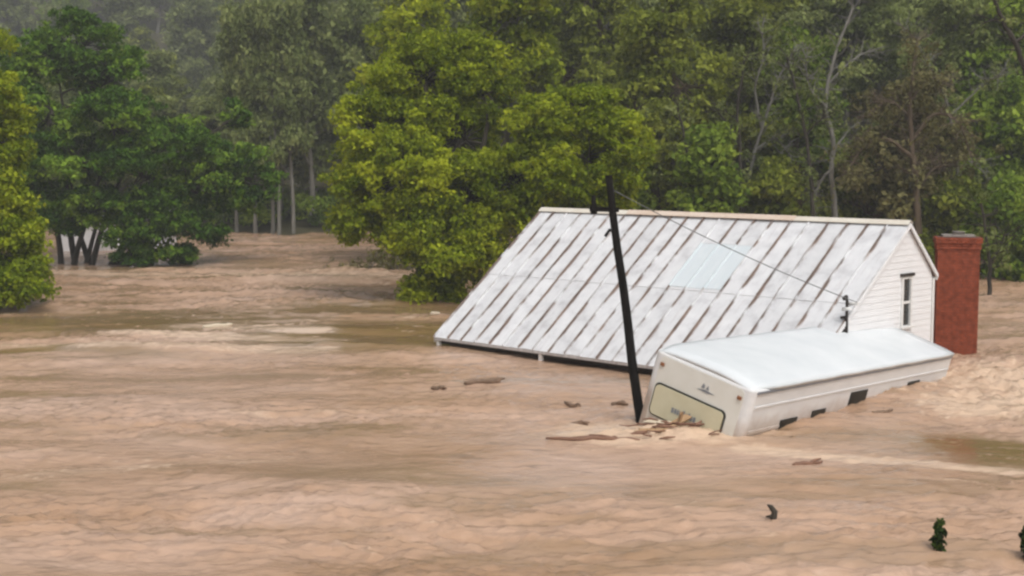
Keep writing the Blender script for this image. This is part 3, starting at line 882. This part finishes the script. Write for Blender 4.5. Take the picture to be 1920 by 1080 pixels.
rg = random.Random(19)
k = MB()
for i in range(24):
    x = 2.95 + rg.gauss(0, .45); y = 24.95 + rg.gauss(0, .22)
    a = rg.uniform(-.7, .7) + (math.pi if rg.random() < .5 else 0); L_ = rg.uniform(.18, .6)
    z = wz(x, y) + rg.uniform(.0, .10); d_ = Vector((math.cos(a), math.sin(a) * .6, rg.uniform(-.12, .35))) * L_
    p_ = Vector((x - 2.95, y - 24.95, z))
    k.tube([p_ - d_ * .5, p_ + Vector((0, 0, rg.uniform(-.02, .03))), p_ + d_ * .5], [rg.uniform(.008, .02), rg.uniform(.012, .03), .008], 5)
o = k.build('driftwood_tangle', m_drift); o.location = (2.95, 24.95, 0)
tag(o, 'tangle of broken sticks awash in the foam at the trailer front', 'driftwood', kind='stuff')

# ================================================================== TREES
m_barkd = simple('dark_wet_bark', (0.022, 0.018, 0.013), (0.06, 0.05, 0.038), scale=6, rough=0.9, bump=0.5, stretch=(1, 1, .25))
m_barkg = simple('grey_bark', (0.10, 0.095, 0.08), (0.20, 0.19, 0.165), scale=5, rough=0.9, bump=0.4, stretch=(1, 1, .25))
m_barkp = simple('pale_grey_bark', (0.12, 0.115, 0.10), (0.22, 0.21, 0.185), scale=5, rough=0.9, bump=0.3, stretch=(1, 1, .25))
m_barkb = simple('brown_bark', (0.07, 0.05, 0.032), (0.14, 0.105, 0.07), scale=5, rough=0.9, bump=0.4, stretch=(1, 1, .25))
L_yel = leaf_mat('leaf_yellow_green', (0.085, 0.125, 0.007), (0.24, 0.295, 0.012), (0.44, 0.48, 0.025))
L_dark = leaf_mat('leaf_dark_green', (0.022, 0.058, 0.006), (0.08, 0.16, 0.014), (0.22, 0.33, 0.03), trans=.28)
L_bri = leaf_mat('leaf_bright_green', (0.10, 0.15, 0.008), (0.27, 0.34, 0.014), (0.47, 0.52, 0.03))
L_olive = leaf_mat('leaf_olive', (0.09, 0.115, 0.012), (0.20, 0.235, 0.027), (0.35, 0.38, 0.055))
L_grey = leaf_mat('leaf_grey_green', (0.09, 0.115, 0.03), (0.175, 0.215, 0.06), (0.29, 0.32, 0.11))
L_mid = leaf_mat('leaf_mid_green', (0.07, 0.12, 0.012), (0.165, 0.24, 0.025), (0.31, 0.39, 0.05))
L_brown = leaf_mat('leaf_brownish', (0.085, 0.08, 0.025), (0.17, 0.155, 0.055), (0.28, 0.26, 0.11))

def leaves(centers, crad, per, size, rs, flat=0.6, upbias=0.7, base=None):
    """leaf faces scattered round clump centres; returns verts, faces, tint"""
    nC = len(centers)
    cnt = np.maximum(1, (per * rs.uniform(.6, 1.4, nC)).astype(int))
    idx = np.repeat(np.arange(nC), cnt); M = len(idx)
    off_ = rs.normal(0, 1, (M, 3)); rn_ = np.linalg.norm(off_, axis=1, keepdims=True)
    off_ = off_ / rn_ * rs.uniform(0.15, 1, (M, 1)) ** 0.6
    off_[:, 2] *= flat
    cr = crad[idx][:, None]
    P = centers[idx] + off_ * cr
    nrm = rs.normal(0, 1, (M, 3)) * 0.75 + off_ * 0.6; nrm[:, 2] += upbias
    nrm /= np.linalg.norm(nrm, axis=1, keepdims=True)
    t = rs.normal(0, 1, (M, 3)); t -= (t * nrm).sum(1, keepdims=True) * nrm; t /= np.linalg.norm(t, axis=1, keepdims=True)
    t[:, 2] -= .25
    bt = np.cross(nrm, t)
    s = size * rs.uniform(.6, 1.35, (M, 1))
    v0 = P - t * s * .5; v1 = P + bt * s * .30 + nrm * s * .06; v2 = P + t * s * .6; v3 = P - bt * s * .30 + nrm * s * .06
    Vv = np.stack([v0, v1, v2, v3], 1).reshape(-1, 3)
    Ff = np.arange(M * 4).reshape(M, 4)
    ct = rs.uniform(0.05, 0.9, nC) if base is None else base + rs.uniform(-.22, .22, nC)
    tint = np.clip(ct[idx] + rs.normal(0, .17, M), 0, 1)
    return Vv, Ff, tint

def lobe_clumps(lobes, spacing, rs, shell=0.45, ids=False):
    out = []; own = []
    Ls = np.array([l_[:6] for l_ in lobes], float)
    for li, L_ in enumerate(Ls):
        c, r = L_[:3], L_[3:6]
        rm_ = (r[0] * r[1] * r[2]) ** (1 / 3.)
        n_ = int(4 * math.pi * rm_ ** 2 / (spacing ** 2) * 0.95) + 3
        d = rs.normal(0, 1, (n_, 3)); d /= np.linalg.norm(d, axis=1, keepdims=True)
        rad = rs.uniform(shell, 1.0, (n_, 1)) ** 0.6 * (1 + 0.27 * rs.normal(0, 1, (n_, 1)))
        p = c + d * r * rad
        keep = np.ones(n_, bool)
        for lj, M_ in enumerate(Ls):
            if lj == li: continue
            q = np.linalg.norm((p - M_[:3]) / M_[3:6], axis=1)
            keep &= q > 0.55
        out.append(p[keep]); own.append(np.full(int(keep.sum()), li))
    return (np.concatenate(out), np.concatenate(own)) if ids else np.concatenate(out)

def limb(k, a, b_, r0, r1, rg, n=6, sides=6, wob=.12, sag=0.0):
    a = Vector(a); b_ = Vector(b_); L_ = (b_ - a).length
    pts = []; rad = []
    ph = rg.uniform(0, 6)
    for i in range(n + 1):
        t = i / n; p = a.lerp(b_, t)
        p += Vector((math.sin(ph + 3.1 * t), math.cos(ph * 1.3 + 2.7 * t), .4 * math.sin(ph + 4 * t))) * (wob * L_ * .35 * math.sin(math.pi * t))
        p.z += sag * L_ * math.sin(math.pi * t)
        pts.append(p); rad.append(r0 + (r1 - r0) * t)
    k.tube(pts, rad, sides, cap=False)
    return pts

def tree(name, loc, lobes, bark, leaf, label=None, cat='tree', group=None, seed=0, stems=None, trunk_r=0.22, spacing=.85, crad=.62, per=60, lsize=.22,
         twigs=.35, flat=.6, upbias=.7, sub=9):
    """lobes are relative to loc: (x, y, z, rx, ry, rz). Returns the Empty; children trunk and crown"""
    rs = np.random.RandomState(seed); rg = random.Random(seed)
    t = empty(name, loc)
    tag(t, label, cat, group)
    subs = []
    for l_ in lobes:              # each bough carries several smaller leafy masses with gaps between
        for q_ in range(sub):
            d_ = rs.normal(0, 1, 3); d_[2] += .25; d_ /= np.linalg.norm(d_)
            f_ = rs.uniform(.30, .46)
            subs.append((l_[0] + d_[0] * l_[3] * .68, l_[1] + d_[1] * l_[4] * .68, l_[2] + d_[2] * l_[5] * .68, l_[3] * f_, l_[4] * f_, l_[5] * f_ * .85))
    cl, cm = lobe_clumps(subs, spacing, rs, ids=True)
    k = MB()
    stems = stems or [((0, 0, -1.2), None)]
    tops = []
    for (b0, top_) in stems:
        if top_ is None:
            zz = max(l_[2] for l_ in lobes); top_ = (rg.uniform(-.3, .3), rg.uniform(-.3, .3), zz)
        pts = limb(k, b0, top_, trunk_r, trunk_r * .25, rg, 10, 8, .10)
        tops.append(pts)
    allp = [(p, i / 10., trunk_r * (1 - .75 * i / 10.)) for pts in tops for i, p in enumerate(pts) if i > 2]
    lend = []
    for l_ in lobes:
        c = Vector(l_[:3])
        best = min(allp, key=lambda q: (q[0] - c).length + (4 if q[0].z > c.z else 0))
        pp = limb(k, best[0], c, max(.05, best[2] * .6), .035, rg, 6, 6, .16, .06)
        lend.append(pp)
    # secondary limbs out to a share of the clumps
    L3 = np.array([l_[:3] for l_ in lobes])
    for p in cl:
        if rg.random() > twigs: continue
        j = int(np.argmin(np.linalg.norm(L3 - p, axis=1)))
        a = lend[j][rg.randint(3, 6)]
        limb(k, a, p, .035, .012, rg, 3, 4, .2, .05)
    tr_ = k.build('trunk', bark, t, recalc=False)
    if per > 0:
        V_, F_, T_ = leaves(cl, crad * rs.uniform(.6, 1.3, len(cl)), per, lsize, rs, flat, upbias, rs.uniform(.15, .8, len(subs))[cm])
        link_mesh('crown', np_mesh('crown', V_, F_, False, T_), leaf, t)
    return t

def copy_tree(src, loc, rz, sc, label=None, group=None):
    c = src.copy(); COL.objects.link(c)
    c.location = loc; c.rotation_euler = (0, 0, rz); c.scale = (sc[0], sc[0], sc[1])
    if label: c['label'] = label
    if group: c['group'] = group
    for ch in src.children:
        d = ch.copy(); COL.objects.link(d); d.parent = c
    return c

def P(px_x, px_y, D):
    """the photograph's point (pixels of 1920x1080) at depth D metres"""
    return (px_x - 960) / 2600. * D, D, 5.1 + (291 - px_y) / 2600. * D
def lobes_at(base, D, lst):
    """rough lobe list from (px, py, r_px_x, r_px_z, depth offset)"""
    out = []
    sc_ = D / 2600.
    for (x, y, rx, rz, dd) in lst:
        X_, Y_, Z_ = P(x, y, D)
        out.append((X_ - base[0], dd, Z_, rx * sc_, rx * sc_ * .95, rz * sc_))
    return out

# --- the yellow-green pair behind the house
D = 49.5; b0 = P(830, 560, D)
lo = lobes_at(b0, D, [(800, 150, 115, 90, 1.2), (700, 250, 85, 80, 0), (850, 260, 120, 95, .8), (715, 350, 90, 75, -.5), (880, 370, 110, 85, -.8), (780, 410, 95, 70, -1.4),
                      (850, 480, 90, 70, -1.6), (925, 455, 75, 75, -1.0), (770, 330, 80, 90, -1.6), (890, 140, 80, 75, 1.5), (690, 415, 65, 45, -.3), (820, 535, 55, 40, -1.6)])
tree('yellow_green_tree', (b0[0], D, 0), lo, m_barkd, L_yel, 'big yellow-green tree standing in the water at the roof left end', seed=11, trunk_r=.30,
     stems=[((0, 0, -1.2), (-.6, .3, 7.6)), ((.25, .2, -1.2), (1.6, .5, 6.2)), ((-.2, -.1, -1.2), (-2.0, 0, 5.0))], spacing=.50, crad=.42, per=62, lsize=.14, sub=11)
D = 48.0; b0 = P(1075, 600, D)
lo = lobes_at(b0, D, [(1080, 215, 95, 62, 0), (1150, 260, 60, 55, -.2), (1020, 240, 75, 65, .2), (1100, 300, 100, 60, -.8), (1020, 330, 70, 65, -.8), (1150, 340, 55, 50, -.5), (1060, 385, 90, 60, -.4), (960, 345, 70, 75, 0), (990, 400, 80, 60, .2)])
tree('yellow_green_tree', (b0[0], D, 0), lo, m_barkd, L_bri, 'rounded bright yellow-green tree directly behind the roof ridge and pole', seed=12, trunk_r=.26,
     stems=[((0, 0, -1.2), (.2, .2, 6.4)), ((-.2, .1, -1.2), (-1.2, .2, 5.2))], spacing=.48, crad=.40, per=58, lsize=.14, sub=11)

# --- the dark broad tree on the left, many stems, drooping to the water at its right
D = 66.5; b0 = P(165, 488, D)
lo = lobes_at(b0, D, [(150, 85, 85, 65, 1.2), (70, 130, 70, 75, .5), (215, 150, 75, 70, .8), (110, 215, 90, 75, -.8), (235, 235, 95, 65, -1.4), (330, 270, 90, 60, -.8), (420, 305, 80, 55, 0), (165, 305, 100, 65, -1.6),
                      (280, 330, 95, 60, -1.8), (375, 355, 85, 55, -1.0), (455, 360, 55, 45, .2), (90, 320, 75, 75, -.8), (210, 385, 85, 40, -1.2), (310, 410, 75, 55, -1.2), (300, 465, 50, 32, -1.4), (60, 400, 55, 55, -1.0), (440, 215, 25, 25, 1), (135, 400, 60, 38, -.9), (240, 425, 70, 38, -1.3), (370, 425, 60, 40, -.6), (480, 340, 45, 45, .3), (30, 220, 70, 80, -.2), (345, 475, 35, 22, -1.0), (265, 480, 40, 22, -1.6), (20, 320, 60, 70, 0)])
tree('dark_green_tree', (b0[0], D, 0), lo, m_barkd, L_dark, 'broad dark green tree on many stems standing in the water at left', seed=21, trunk_r=.17,
     stems=[((-1.3, 0, -1.2), (-2.6, .2, 7.5)), ((-.6, .3, -1.2), (-1.4, .5, 9.0)), ((-.1, -.2, -1.2), (2.6, -.2, 6.5)), ((.3, 0, -1.2), (4.8, .2, 5.0)), ((.6, .2, -1.2), (4.0, 0, 3.0)), ((-.9, -.3, -1.2), (1.2, -.4, 6.0)),
            ((-.4, .2, -1.2), (.6, .2, 3.2)), ((.2, .4, -1.2), (-1.0, .3, 4.5)), ((1.0, 0, -1.2), (2.4, .3, 3.0))],
     spacing=.60, crad=.42, per=46, lsize=.175, sub=9)

# --- the bright tree cut by the left edge
D = 47.5; b0 = P(-20, 590, D)
lo = lobes_at(b0, D, [(-15, 120, 85, 75, 0), (5, 210, 65, 80, -.6), (-40, 300, 90, 80, -.2), (10, 320, 48, 50, -.8), (20, 420, 55, 45, -.9), (50, 480, 58, 42, -1.2), (62, 530, 62, 32, -1.3), (-20, 520, 60, 50, -.8), (-60, 420, 80, 70, 0), (-15, 580, 32, 25, -1.5), (30, 375, 45, 45, -.9), (45, 440, 50, 40, -1.0), (25, 270, 40, 50, -.7)])
tree('bright_green_tree', (b0[0], D, 0), lo, m_barkd, L_bri, 'bright green tree cut off by the left edge, branches down to the water', seed=31, trunk_r=.22, spacing=.48, crad=.40, per=58, lsize=.14, sub=11)

# --- olive trees behind the yellow-green pair and the woods on the right: each its own
def wood_tree(px, top, D, wpx, leaf, bark, label, seed, name='woodland_tree', per=42, base_py=None, lean=0, spacing=.95, lsize=.25, twigs=.6, crad=.62, low=.35):
    rs = np.random.RandomState(seed + 500)
    X_ = (px - 960) / 2600. * D
    zb = float(ground_z(X_, D)); ztop = 5.1 + (291 - top) / 2600. * D - zb
    wd = wpx / 2600. * D / 2
    lo_ = []
    nl = 9
    for i in range(nl):
        f = low + (1 - low) * (i + .3) / nl
        ra = wd * (0.62 if f < .85 else .5) * rs.uniform(.75, 1.1)
        an = i * 2.4 + rs.uniform(-.5, .5); rr_ = wd * (1.1 - f) * .95
        lo_.append((math.cos(an) * rr_ + lean * f, math.sin(an) * rr_, ztop * f - ra * .3, ra, ra, ra * rs.uniform(.7, 1.0)))
    return tree(name, (X_, D, zb), lo_, bark, leaf, label, seed=seed, trunk_r=.16 + .012 * ztop, stems=[((0, 0, -1.0), (lean, 0, ztop * .93))],
                spacing=spacing, crad=crad, per=per, lsize=lsize, twigs=twigs)
wood_tree(790, -60, 66, 300, L_yel, m_barkg, 'tall yellowish tree rising behind the big yellow-green tree', 41)
wood_tree(960, -40, 62, 280, L_yel, m_barkg, 'yellowish tree between the two yellow-green crowns, behind them', 42)
wood_tree(1120, -90, 72, 300, L_olive, m_barkb, 'tall olive tree behind the pole top', 43)
wood_tree(1240, -20, 62, 260, L_olive, m_barkb, 'olive yellow tree right of the rounded bright tree', 44)
wood_tree(1330, 240, 57, 170, L_mid, m_barkd, 'low green tree just above the middle of the roof ridge', 45, low=.2)
wood_tree(1390, -70, 68, 260, L_olive, m_barkd, 'tall tree with dark stem above the roof ridge right half', 46, per=30)
wood_tree(1500, 60, 66, 220, L_mid, m_barkb, 'green tree behind the pale forked trunk', 47, per=26)
wood_tree(1600, -80, 76, 300, L_grey, m_barkg, 'tall grey green tree above the right end of the roof', 48, per=30)
wood_tree(1700, 150, 62, 240, L_brown, m_barkb, 'brownish vine-covered tree above the gable peak', 49, per=34)
wood_tree(1790, -60, 70, 280, L_grey, m_barkg, 'tall grey green tree above the chimney', 50, per=30)
wood_tree(1830, 180, 66, 220, L_mid, m_barkg, 'light green tree right of the vine-covered tree', 51)
wood_tree(1920, -40, 68, 280, L_mid, m_barkg, 'tall green tree cut off by the right edge', 52)
wood_tree(1890, 340, 58, 190, L_mid, m_barkd, 'low leafy tree right of the chimney at the water edge', 53, low=.15)
wood_tree(1600, 280, 64, 200, L_olive, m_barkd, 'low olive tree behind the ridge right end', 54, low=.15)
wood_tree(1180, 300, 60, 150, L_mid, m_barkd, 'low dark green tree behind the roof right of the pole', 55, low=.15)
wood_tree(1450, 300, 60, 170, L_olive, m_barkd, 'low thicket tree over the middle right of the ridge', 56, low=.1)
wood_tree(1780, 330, 60, 150, L_olive, m_barkd, 'low olive tree just behind the chimney top', 57, low=.1)

# --- bare trees among the woods: crooked stems and limbs with twigs
def stem_tree(label, D, lines, bark, seed, twigs=40, name='bare_tree', tw_len=.9):
    """lines: (list of photo points at depth D, start radius, end radius); the first line is the trunk"""
    rg = random.Random(seed)
    bx_, _, _ = P(lines[0][0][0][0], 0, D)
    t = empty(name, (bx_, D, 0)); tag(t, label, 'tree')
    kt = MB(); kb = MB(); allp = []
    for li, (pp, r0, r1) in enumerate(lines):
        ctl = []
        dep = rg.uniform(-.8, .8) if li else 0
        for i, (x, y) in enumerate(pp):
            X_, Y_, Z_ = P(x, y, D)
            f = i / max(1, len(pp) - 1)
            ctl.append(Vector((X_ - bx_, dep * f, Z_)))
        if li == 0: ctl.insert(0, Vector((ctl[0].x, 0, -1.2)))
        pts = []
        for i in range(len(ctl) - 1):            # smooth through the control points
            p0, p1, p2, p3 = ctl[max(i - 1, 0)], ctl[i], ctl[i + 1], ctl[min(i + 2, len(ctl) - 1)]
            for q in range(4):
                u_ = q / 4
                pts.append(.5 * ((2 * p1) + (p2 - p0) * u_ + (2 * p0 - 5 * p1 + 4 * p2 - p3) * u_ ** 2 + (3 * p1 - p0 - 3 * p2 + p3) * u_ ** 3) + Vector((rg.uniform(-.04, .04), rg.uniform(-.04, .04), 0)))
        pts.append(ctl[-1])
        n_ = len(pts) - 1
        (kt if li == 0 else kb).tube(pts, [r0 + (r1 - r0) * i / n_ for i in range(n_ + 1)], 7, cap=False)
        allp += [(p, (pts[min(i + 1, n_)] - pts[max(i - 1, 0)]).normalized()) for i, p in enumerate(pts) if i > n_ * .35]
    for _ in range(int(twigs * 1.8)):
        p, d = rg.choice(allp)
        for lev in range(2):
            dd = (d * .5 + Vector((rg.uniform(-1, 1), rg.uniform(-.7, .7), rg.uniform(-.5, .8)))).normalized()
            e = p + dd * tw_len * rg.uniform(.4, 1.3) * (1, .6)[lev]
            m_ = p.lerp(e, .5) + Vector((rg.uniform(-.15, .15), rg.uniform(-.1, .1), rg.uniform(-.12, .12)))
            kb.tube([p, m_, e], [(.022, .014)[lev], (.016, .01)[lev], .006], 4, cap=False)
            p, d = m_, dd
    rs = np.random.RandomState(seed)
    C = np.array([tuple(rg.choice(allp)[0] + Vector((rg.gauss(0, .45), rg.gauss(0, .4), rg.gauss(0, .4)))) for _ in range(int(twigs * .8))])
    V_, F_, T_ = leaves(C, rs.uniform(.25, .6, len(C)), 26, .17, rs, .8, .5)
    link_mesh('crown', np_mesh('crown', V_, F_, False, T_), L_brown if bark == m_barkb else L_grey, t)
    kt.build('trunk', bark, t, recalc=False); tag(kb.build('branches', bark, t, recalc=False), kind='stuff')
    return t
stem_tree('pale bare forked tree rising over the right half of the ridge', 60, [([(1568, 420), (1556, 330), (1560, 275), (1546, 215), (1545, 170), (1562, 95), (1590, 20)], .15, .05), ([(1558, 290), (1590, 245), (1625, 225)], .06, .02), ([(1548, 205), (1510, 165), (1500, 110)], .06, .02), ([(1556, 320), (1535, 340), (1522, 390)], .07, .03), ([(1546, 160), (1600, 110), (1640, 95)], .05, .015)], m_barkp, 61, 60)
stem_tree('thin pale bare tree with slanting limbs above the ridge middle', 61, [([(1395, 420), (1405, 330), (1425, 240), (1442, 190), (1460, 140), (1480, 100)], .10, .035), ([(1425, 240), (1412, 170), (1425, 110), (1418, 60)], .07, .025), ([(1415, 280), (1455, 260), (1490, 300)], .05, .02)], m_barkp, 62, 50)
stem_tree('dark straight bare stem above the ridge middle', 60, [([(1388, 430), (1386, 300), (1380, 200), (1392, 110)], .11, .04), ([(1384, 270), (1350, 215), (1335, 210)], .05, .02)], m_barkd, 63, 25)
stem_tree('slim dark bare stem left of the pale forked tree', 59, [([(1524, 430), (1520, 330), (1505, 240), (1482, 150), (1470, 110)], .11, .04), ([(1508, 255), (1540, 215)], .04, .02)], m_barkd, 64, 25)
stem_tree('thick brown bare tree with drooping limbs behind the gable peak', 59.5, [([(1722, 450), (1716, 350), (1706, 270), (1700, 180), (1712, 80)], .21, .06), ([(1712, 300), (1660, 262), (1610, 275), (1575, 330)], .09, .03), ([(1708, 260), (1745, 215), (1790, 230), (1815, 290)], .09, .03), ([(1704, 220), (1660, 190), (1630, 215)], .07, .02), ([(1702, 190), (1735, 150), (1760, 160)], .06, .02), ([(1718, 360), (1745, 320), (1770, 310)], .07, .03)], m_barkb, 65, 150, tw_len=1.0)
stem_tree('pale bare tree with fine twigs high above the chimney', 62, [([(1800, 430), (1790, 300), (1770, 200), (1720, 100), (1690, 60)], .10, .035), ([(1775, 220), (1830, 160), (1850, 150)], .05, .02), ([(1785, 280), (1840, 320), (1865, 350)], .05, .02)], m_barkp, 66, 60)
stem_tree('dark bare tree leaning in from the upper right corner', 46, [([(2010, 620), (1990, 420), (1945, 250), (1918, 145), (1893, 85), (1868, 42), (1842, -15)], .16, .055), ([(1893, 85), (1925, 50), (1950, 0)], .06, .03), ([(1868, 42), (1850, 40), (1820, 60)], .03, .012)], m_barkd, 67, 14)
stem_tree('thin dark stem standing in the water right of the chimney', 50, [([(1858, 555), (1857, 490), (1850, 440), (1838, 380)], .10, .04), ([(1857, 500), (1880, 460), (1890, 440)], .05, .02)], m_barkd, 68, 16)
stem_tree('dark leaning stem above the left half of the ridge', 58, [([(1300, 420), (1290, 300), (1275, 230), (1262, 180)], .09, .03)], m_barkd, 69, 20)

# --- the far bank at left: hazy tall trees with pale stems, then the wooded hill
def forest_proto(seed, leaf, bark, h, wd, per, lsize, label, spacing=1.3, low=.3, nl=10):
    rs = np.random.RandomState(seed)
    lo_ = []
    for i in range(nl):
        f = low + (1 - low) * (i + .4) / nl
        ra = wd * .5 * rs.uniform(.5, .8) * (1 - .35 * max(0, f - .7) / .3)
        an = i * 2.4 + rs.uniform(-.6, .6); rr_ = wd * .5 * (1.05 - f) * rs.uniform(.6, 1.1)
        lo_.append((math.cos(an) * rr_, math.sin(an) * rr_, h * f - ra * .35, ra, ra, ra * rs.uniform(.7, 1.1)))
    return tree('forest_tree', (0, 0, 0), lo_, bark, leaf, label, seed=seed, trunk_r=.10 + .009 * h, stems=[((0, 0, -1.2), (rs.uniform(-.4, .4), 0, h * .95))],
                spacing=spacing, crad=.85, per=per, lsize=lsize, twigs=.12, flat=.7, sub=7)
LBANK = 'tall hazy grey-green tree with a pale stem on the far bank'
LHILL = 'distant tree fading into mist on the wooded hill'
protos = [forest_proto(101, L_grey, m_barkp, 14, 6.5, 34, .36, LBANK), forest_proto(102, L_grey, m_barkg, 13, 5.5, 34, .36, LBANK, low=.35),
          forest_proto(103, L_mid, m_barkp, 12, 6.5, 34, .36, LBANK, low=.22), forest_proto(104, L_olive, m_barkg, 15, 7.0, 34, .36, LBANK, low=.3),
          forest_proto(105, L_grey, m_barkg, 15, 5.0, 30, .36, LBANK, low=.32)]
used = [False] * len(protos)
rg = random.Random(77)
def put(i, x, y, sxy, sz_, label, group):
    z = float(ground_z(x, y))
    if not used[i]:
        used[i] = True; o = protos[i]; o.location = (x, y, z); o.rotation_euler = (0, 0, rg.uniform(0, 6.28)); o.scale = (sxy, sxy, sz_)
        o['label'] = label; o['group'] = group
    else:
        copy_tree(protos[i], (x, y, z), rg.uniform(0, 6.28), (sxy, sz_), label, group)
# first line on the far bank
x = -62.0
while x < 2:
    d_ = float(bank_y(x)) + rg.uniform(1.5, 6)
    px_ = 960 + 2600 * x / d_
    hh = .66 if px_ < 430 else (1.12 if px_ > 480 else .85)
    put(rg.choice([0, 1, 2, 4]), x, d_, rg.uniform(.75, .95), hh * rg.uniform(.85, 1.1), LBANK, 'tall trees along the far bank')
    x += rg.uniform(2.2, 3.4)
for px_, dd, wh in ((440, .5, 'leftmost'), (482, .2, 'second from left'), (515, .8, 'middle one'), (530, .3, 'second from right'), (556, .6, 'rightmost')):      # pale stems at the water's edge
    x = (px_ - 960) / 2600. * 92.
    put(4, x, float(bank_y(x)) + dd, .62, 1.0, wh + ' of the five pale bare stems at the far water edge', 'pale stemmed trees at the far water edge')
# the valley floor at left and the wooded hill
D_ = 101.0
while D_ < 380:
    hw_ = D_ * .42 + 6
    stp = 6.0 + (D_ - 100) * .026
    x = -hw_ + rg.uniform(0, stp)
    while x < hw_:
        if not (x / D_ > -.10 and D_ > 165) and not (x > 30):
            s_ = rg.uniform(.8, 1.15) * (1 + (D_ - 100) * .0022)
            if x / D_ < -.13 and D_ < 190: s_ *= .72
            put(rg.randrange(5), x + rg.uniform(-1, 1), D_ + rg.uniform(-3, 3), s_ * 1.15, s_ * rg.uniform(.85, 1.05), LHILL, 'trees on the wooded hill')
        x += stp * rg.uniform(.8, 1.25)
    D_ += 9 + (D_ - 100) * .075
# second line behind the woods on the right
for x in np.arange(2, 40, 3.6):
    d_ = 79 + rg.uniform(-2, 6)
    put(rg.choice([0, 1, 3]), float(x), d_, rg.uniform(.8, 1.0), rg.uniform(.85, 1.1), 'tall tree in the dense woods behind the house and chimney', 'trees deep in the woods behind the house')

# --- undergrowth along the far bank: low leafy mass nobody could count
def undergrowth(name, pts, leaf, label, seed, r=1.0, per=150, ls=.28):
    rs = np.random.RandomState(seed)
    C = np.array(pts, float)
    V_, F_, T_ = leaves(C, rs.uniform(.6, 1.2, len(C)) * r, per, ls, rs, .8, .5)
    return tag(link_mesh(name, np_mesh(name, V_, F_, False, T_), leaf), label, 'bushes', kind='stuff')
pts = []
rs = np.random.RandomState(5)
for x in np.arange(-60, 60, .55):
    for r_ in range(2):
        yy = float(bank_y(x)) + rs.uniform(2.0, 7); pts.append((x + rs.uniform(-.4, .4), yy, max(0, float(ground_z(x, yy))) + rs.uniform(.2, 1.6)))
undergrowth('undergrowth', pts, L_mid, 'dark undergrowth along the flooded bank under the trees', 6)

# --- shrub tips poking from the near water, brush by the roof corner
L_wet = leaf_mat('leaf_wet_dark', (0.012, 0.022, 0.006), (0.03, 0.055, 0.012), (0.075, 0.12, 0.02))
def sprig(x, y, h, wd, label, seed, nleaf=150, leaf=L_wet):
    rs = np.random.RandomState(seed); rg_ = random.Random(seed)
    t = empty('submerged_shrub', (x, y, 0)); tag(t, label, 'shrub')
    k = MB(); C = []
    for i in range(7):
        a = rg_.uniform(0, 6.28); e = Vector((math.cos(a) * wd * rg_.uniform(.1, .5), math.sin(a) * wd * .4, h * rg_.uniform(.55, 1.0)))
        if i == 0: e = Vector((0.0, 0, h * 1.15))
        p_ = limb(k, (0, 0, -.4), e, .016, .005, rg_, 4, 5, .1)
        C += [tuple(p_[2]), tuple(p_[3]), tuple(p_[4] * .96)]
    C = np.array(C); C = C[C[:, 2] > .02]
    k.build('stems', m_barkd, t, recalc=False)
    V_, F_, T_ = leaves(C, np.full(len(C), wd * .34), nleaf / len(C) * 1.6, .09, rs, 1.2, .2)
    link_mesh('foliage', np_mesh('foliage', V_, F_, False, T_), leaf, t)
    return t
sprig(5.50, 17.45, .36, .16, 'dark green shrub tip poking out of the water at lower right', 3)
sprig(6.52, 17.2, .34, .16, 'shrub tip cut off by the right edge at the bottom', 4)
k = MB(); rg_ = random.Random(2)
k.tube([(-.05, 0, .20), (.0, 0, .17), (.05, 0, .10), (.04, 0, .02), (0, 0, -.3)], [.012, .035, .045, .05, .04], 7); k.tube([(.03, 0, .04), (-.07, 0, .03)], [.03, .012], 6)
o = k.build('snag', m_barkd); o.location = (3.62, 19.0, wz(3.62, 19.0))
tag(o, 'small dark hooked snag sticking out of the near water', 'snag')

t = empty('brush_pile', (-5.6, 62.0, 0)); tag(t, 'tangle of drowned brush at the left foot of the yellow-green tree', 'brush')
k = MB(); C = []
for i in range(90):
    a = rg_.gauss(.6, 1.3); l0 = Vector((a, rg_.uniform(-.7, .7), -.1)); e = l0 + Vector((rg_.uniform(-.6, .6), rg_.uniform(-.4, .4), rg_.uniform(.15, .95)))
    p_ = limb(k, l0, e, .022, .007, rg_, 3, 4, .3); C.append(tuple(p_[2])); C.append(tuple(e))
k.build('twigs', m_barkg, t, recalc=False)
rs = np.random.RandomState(15)
V_, F_, T_ = leaves(np.array(C), np.full(len(C), .22), 9, .15, rs, .8, .4)
link_mesh('foliage', np_mesh('foliage', V_, F_, False, T_), L_brown, t)
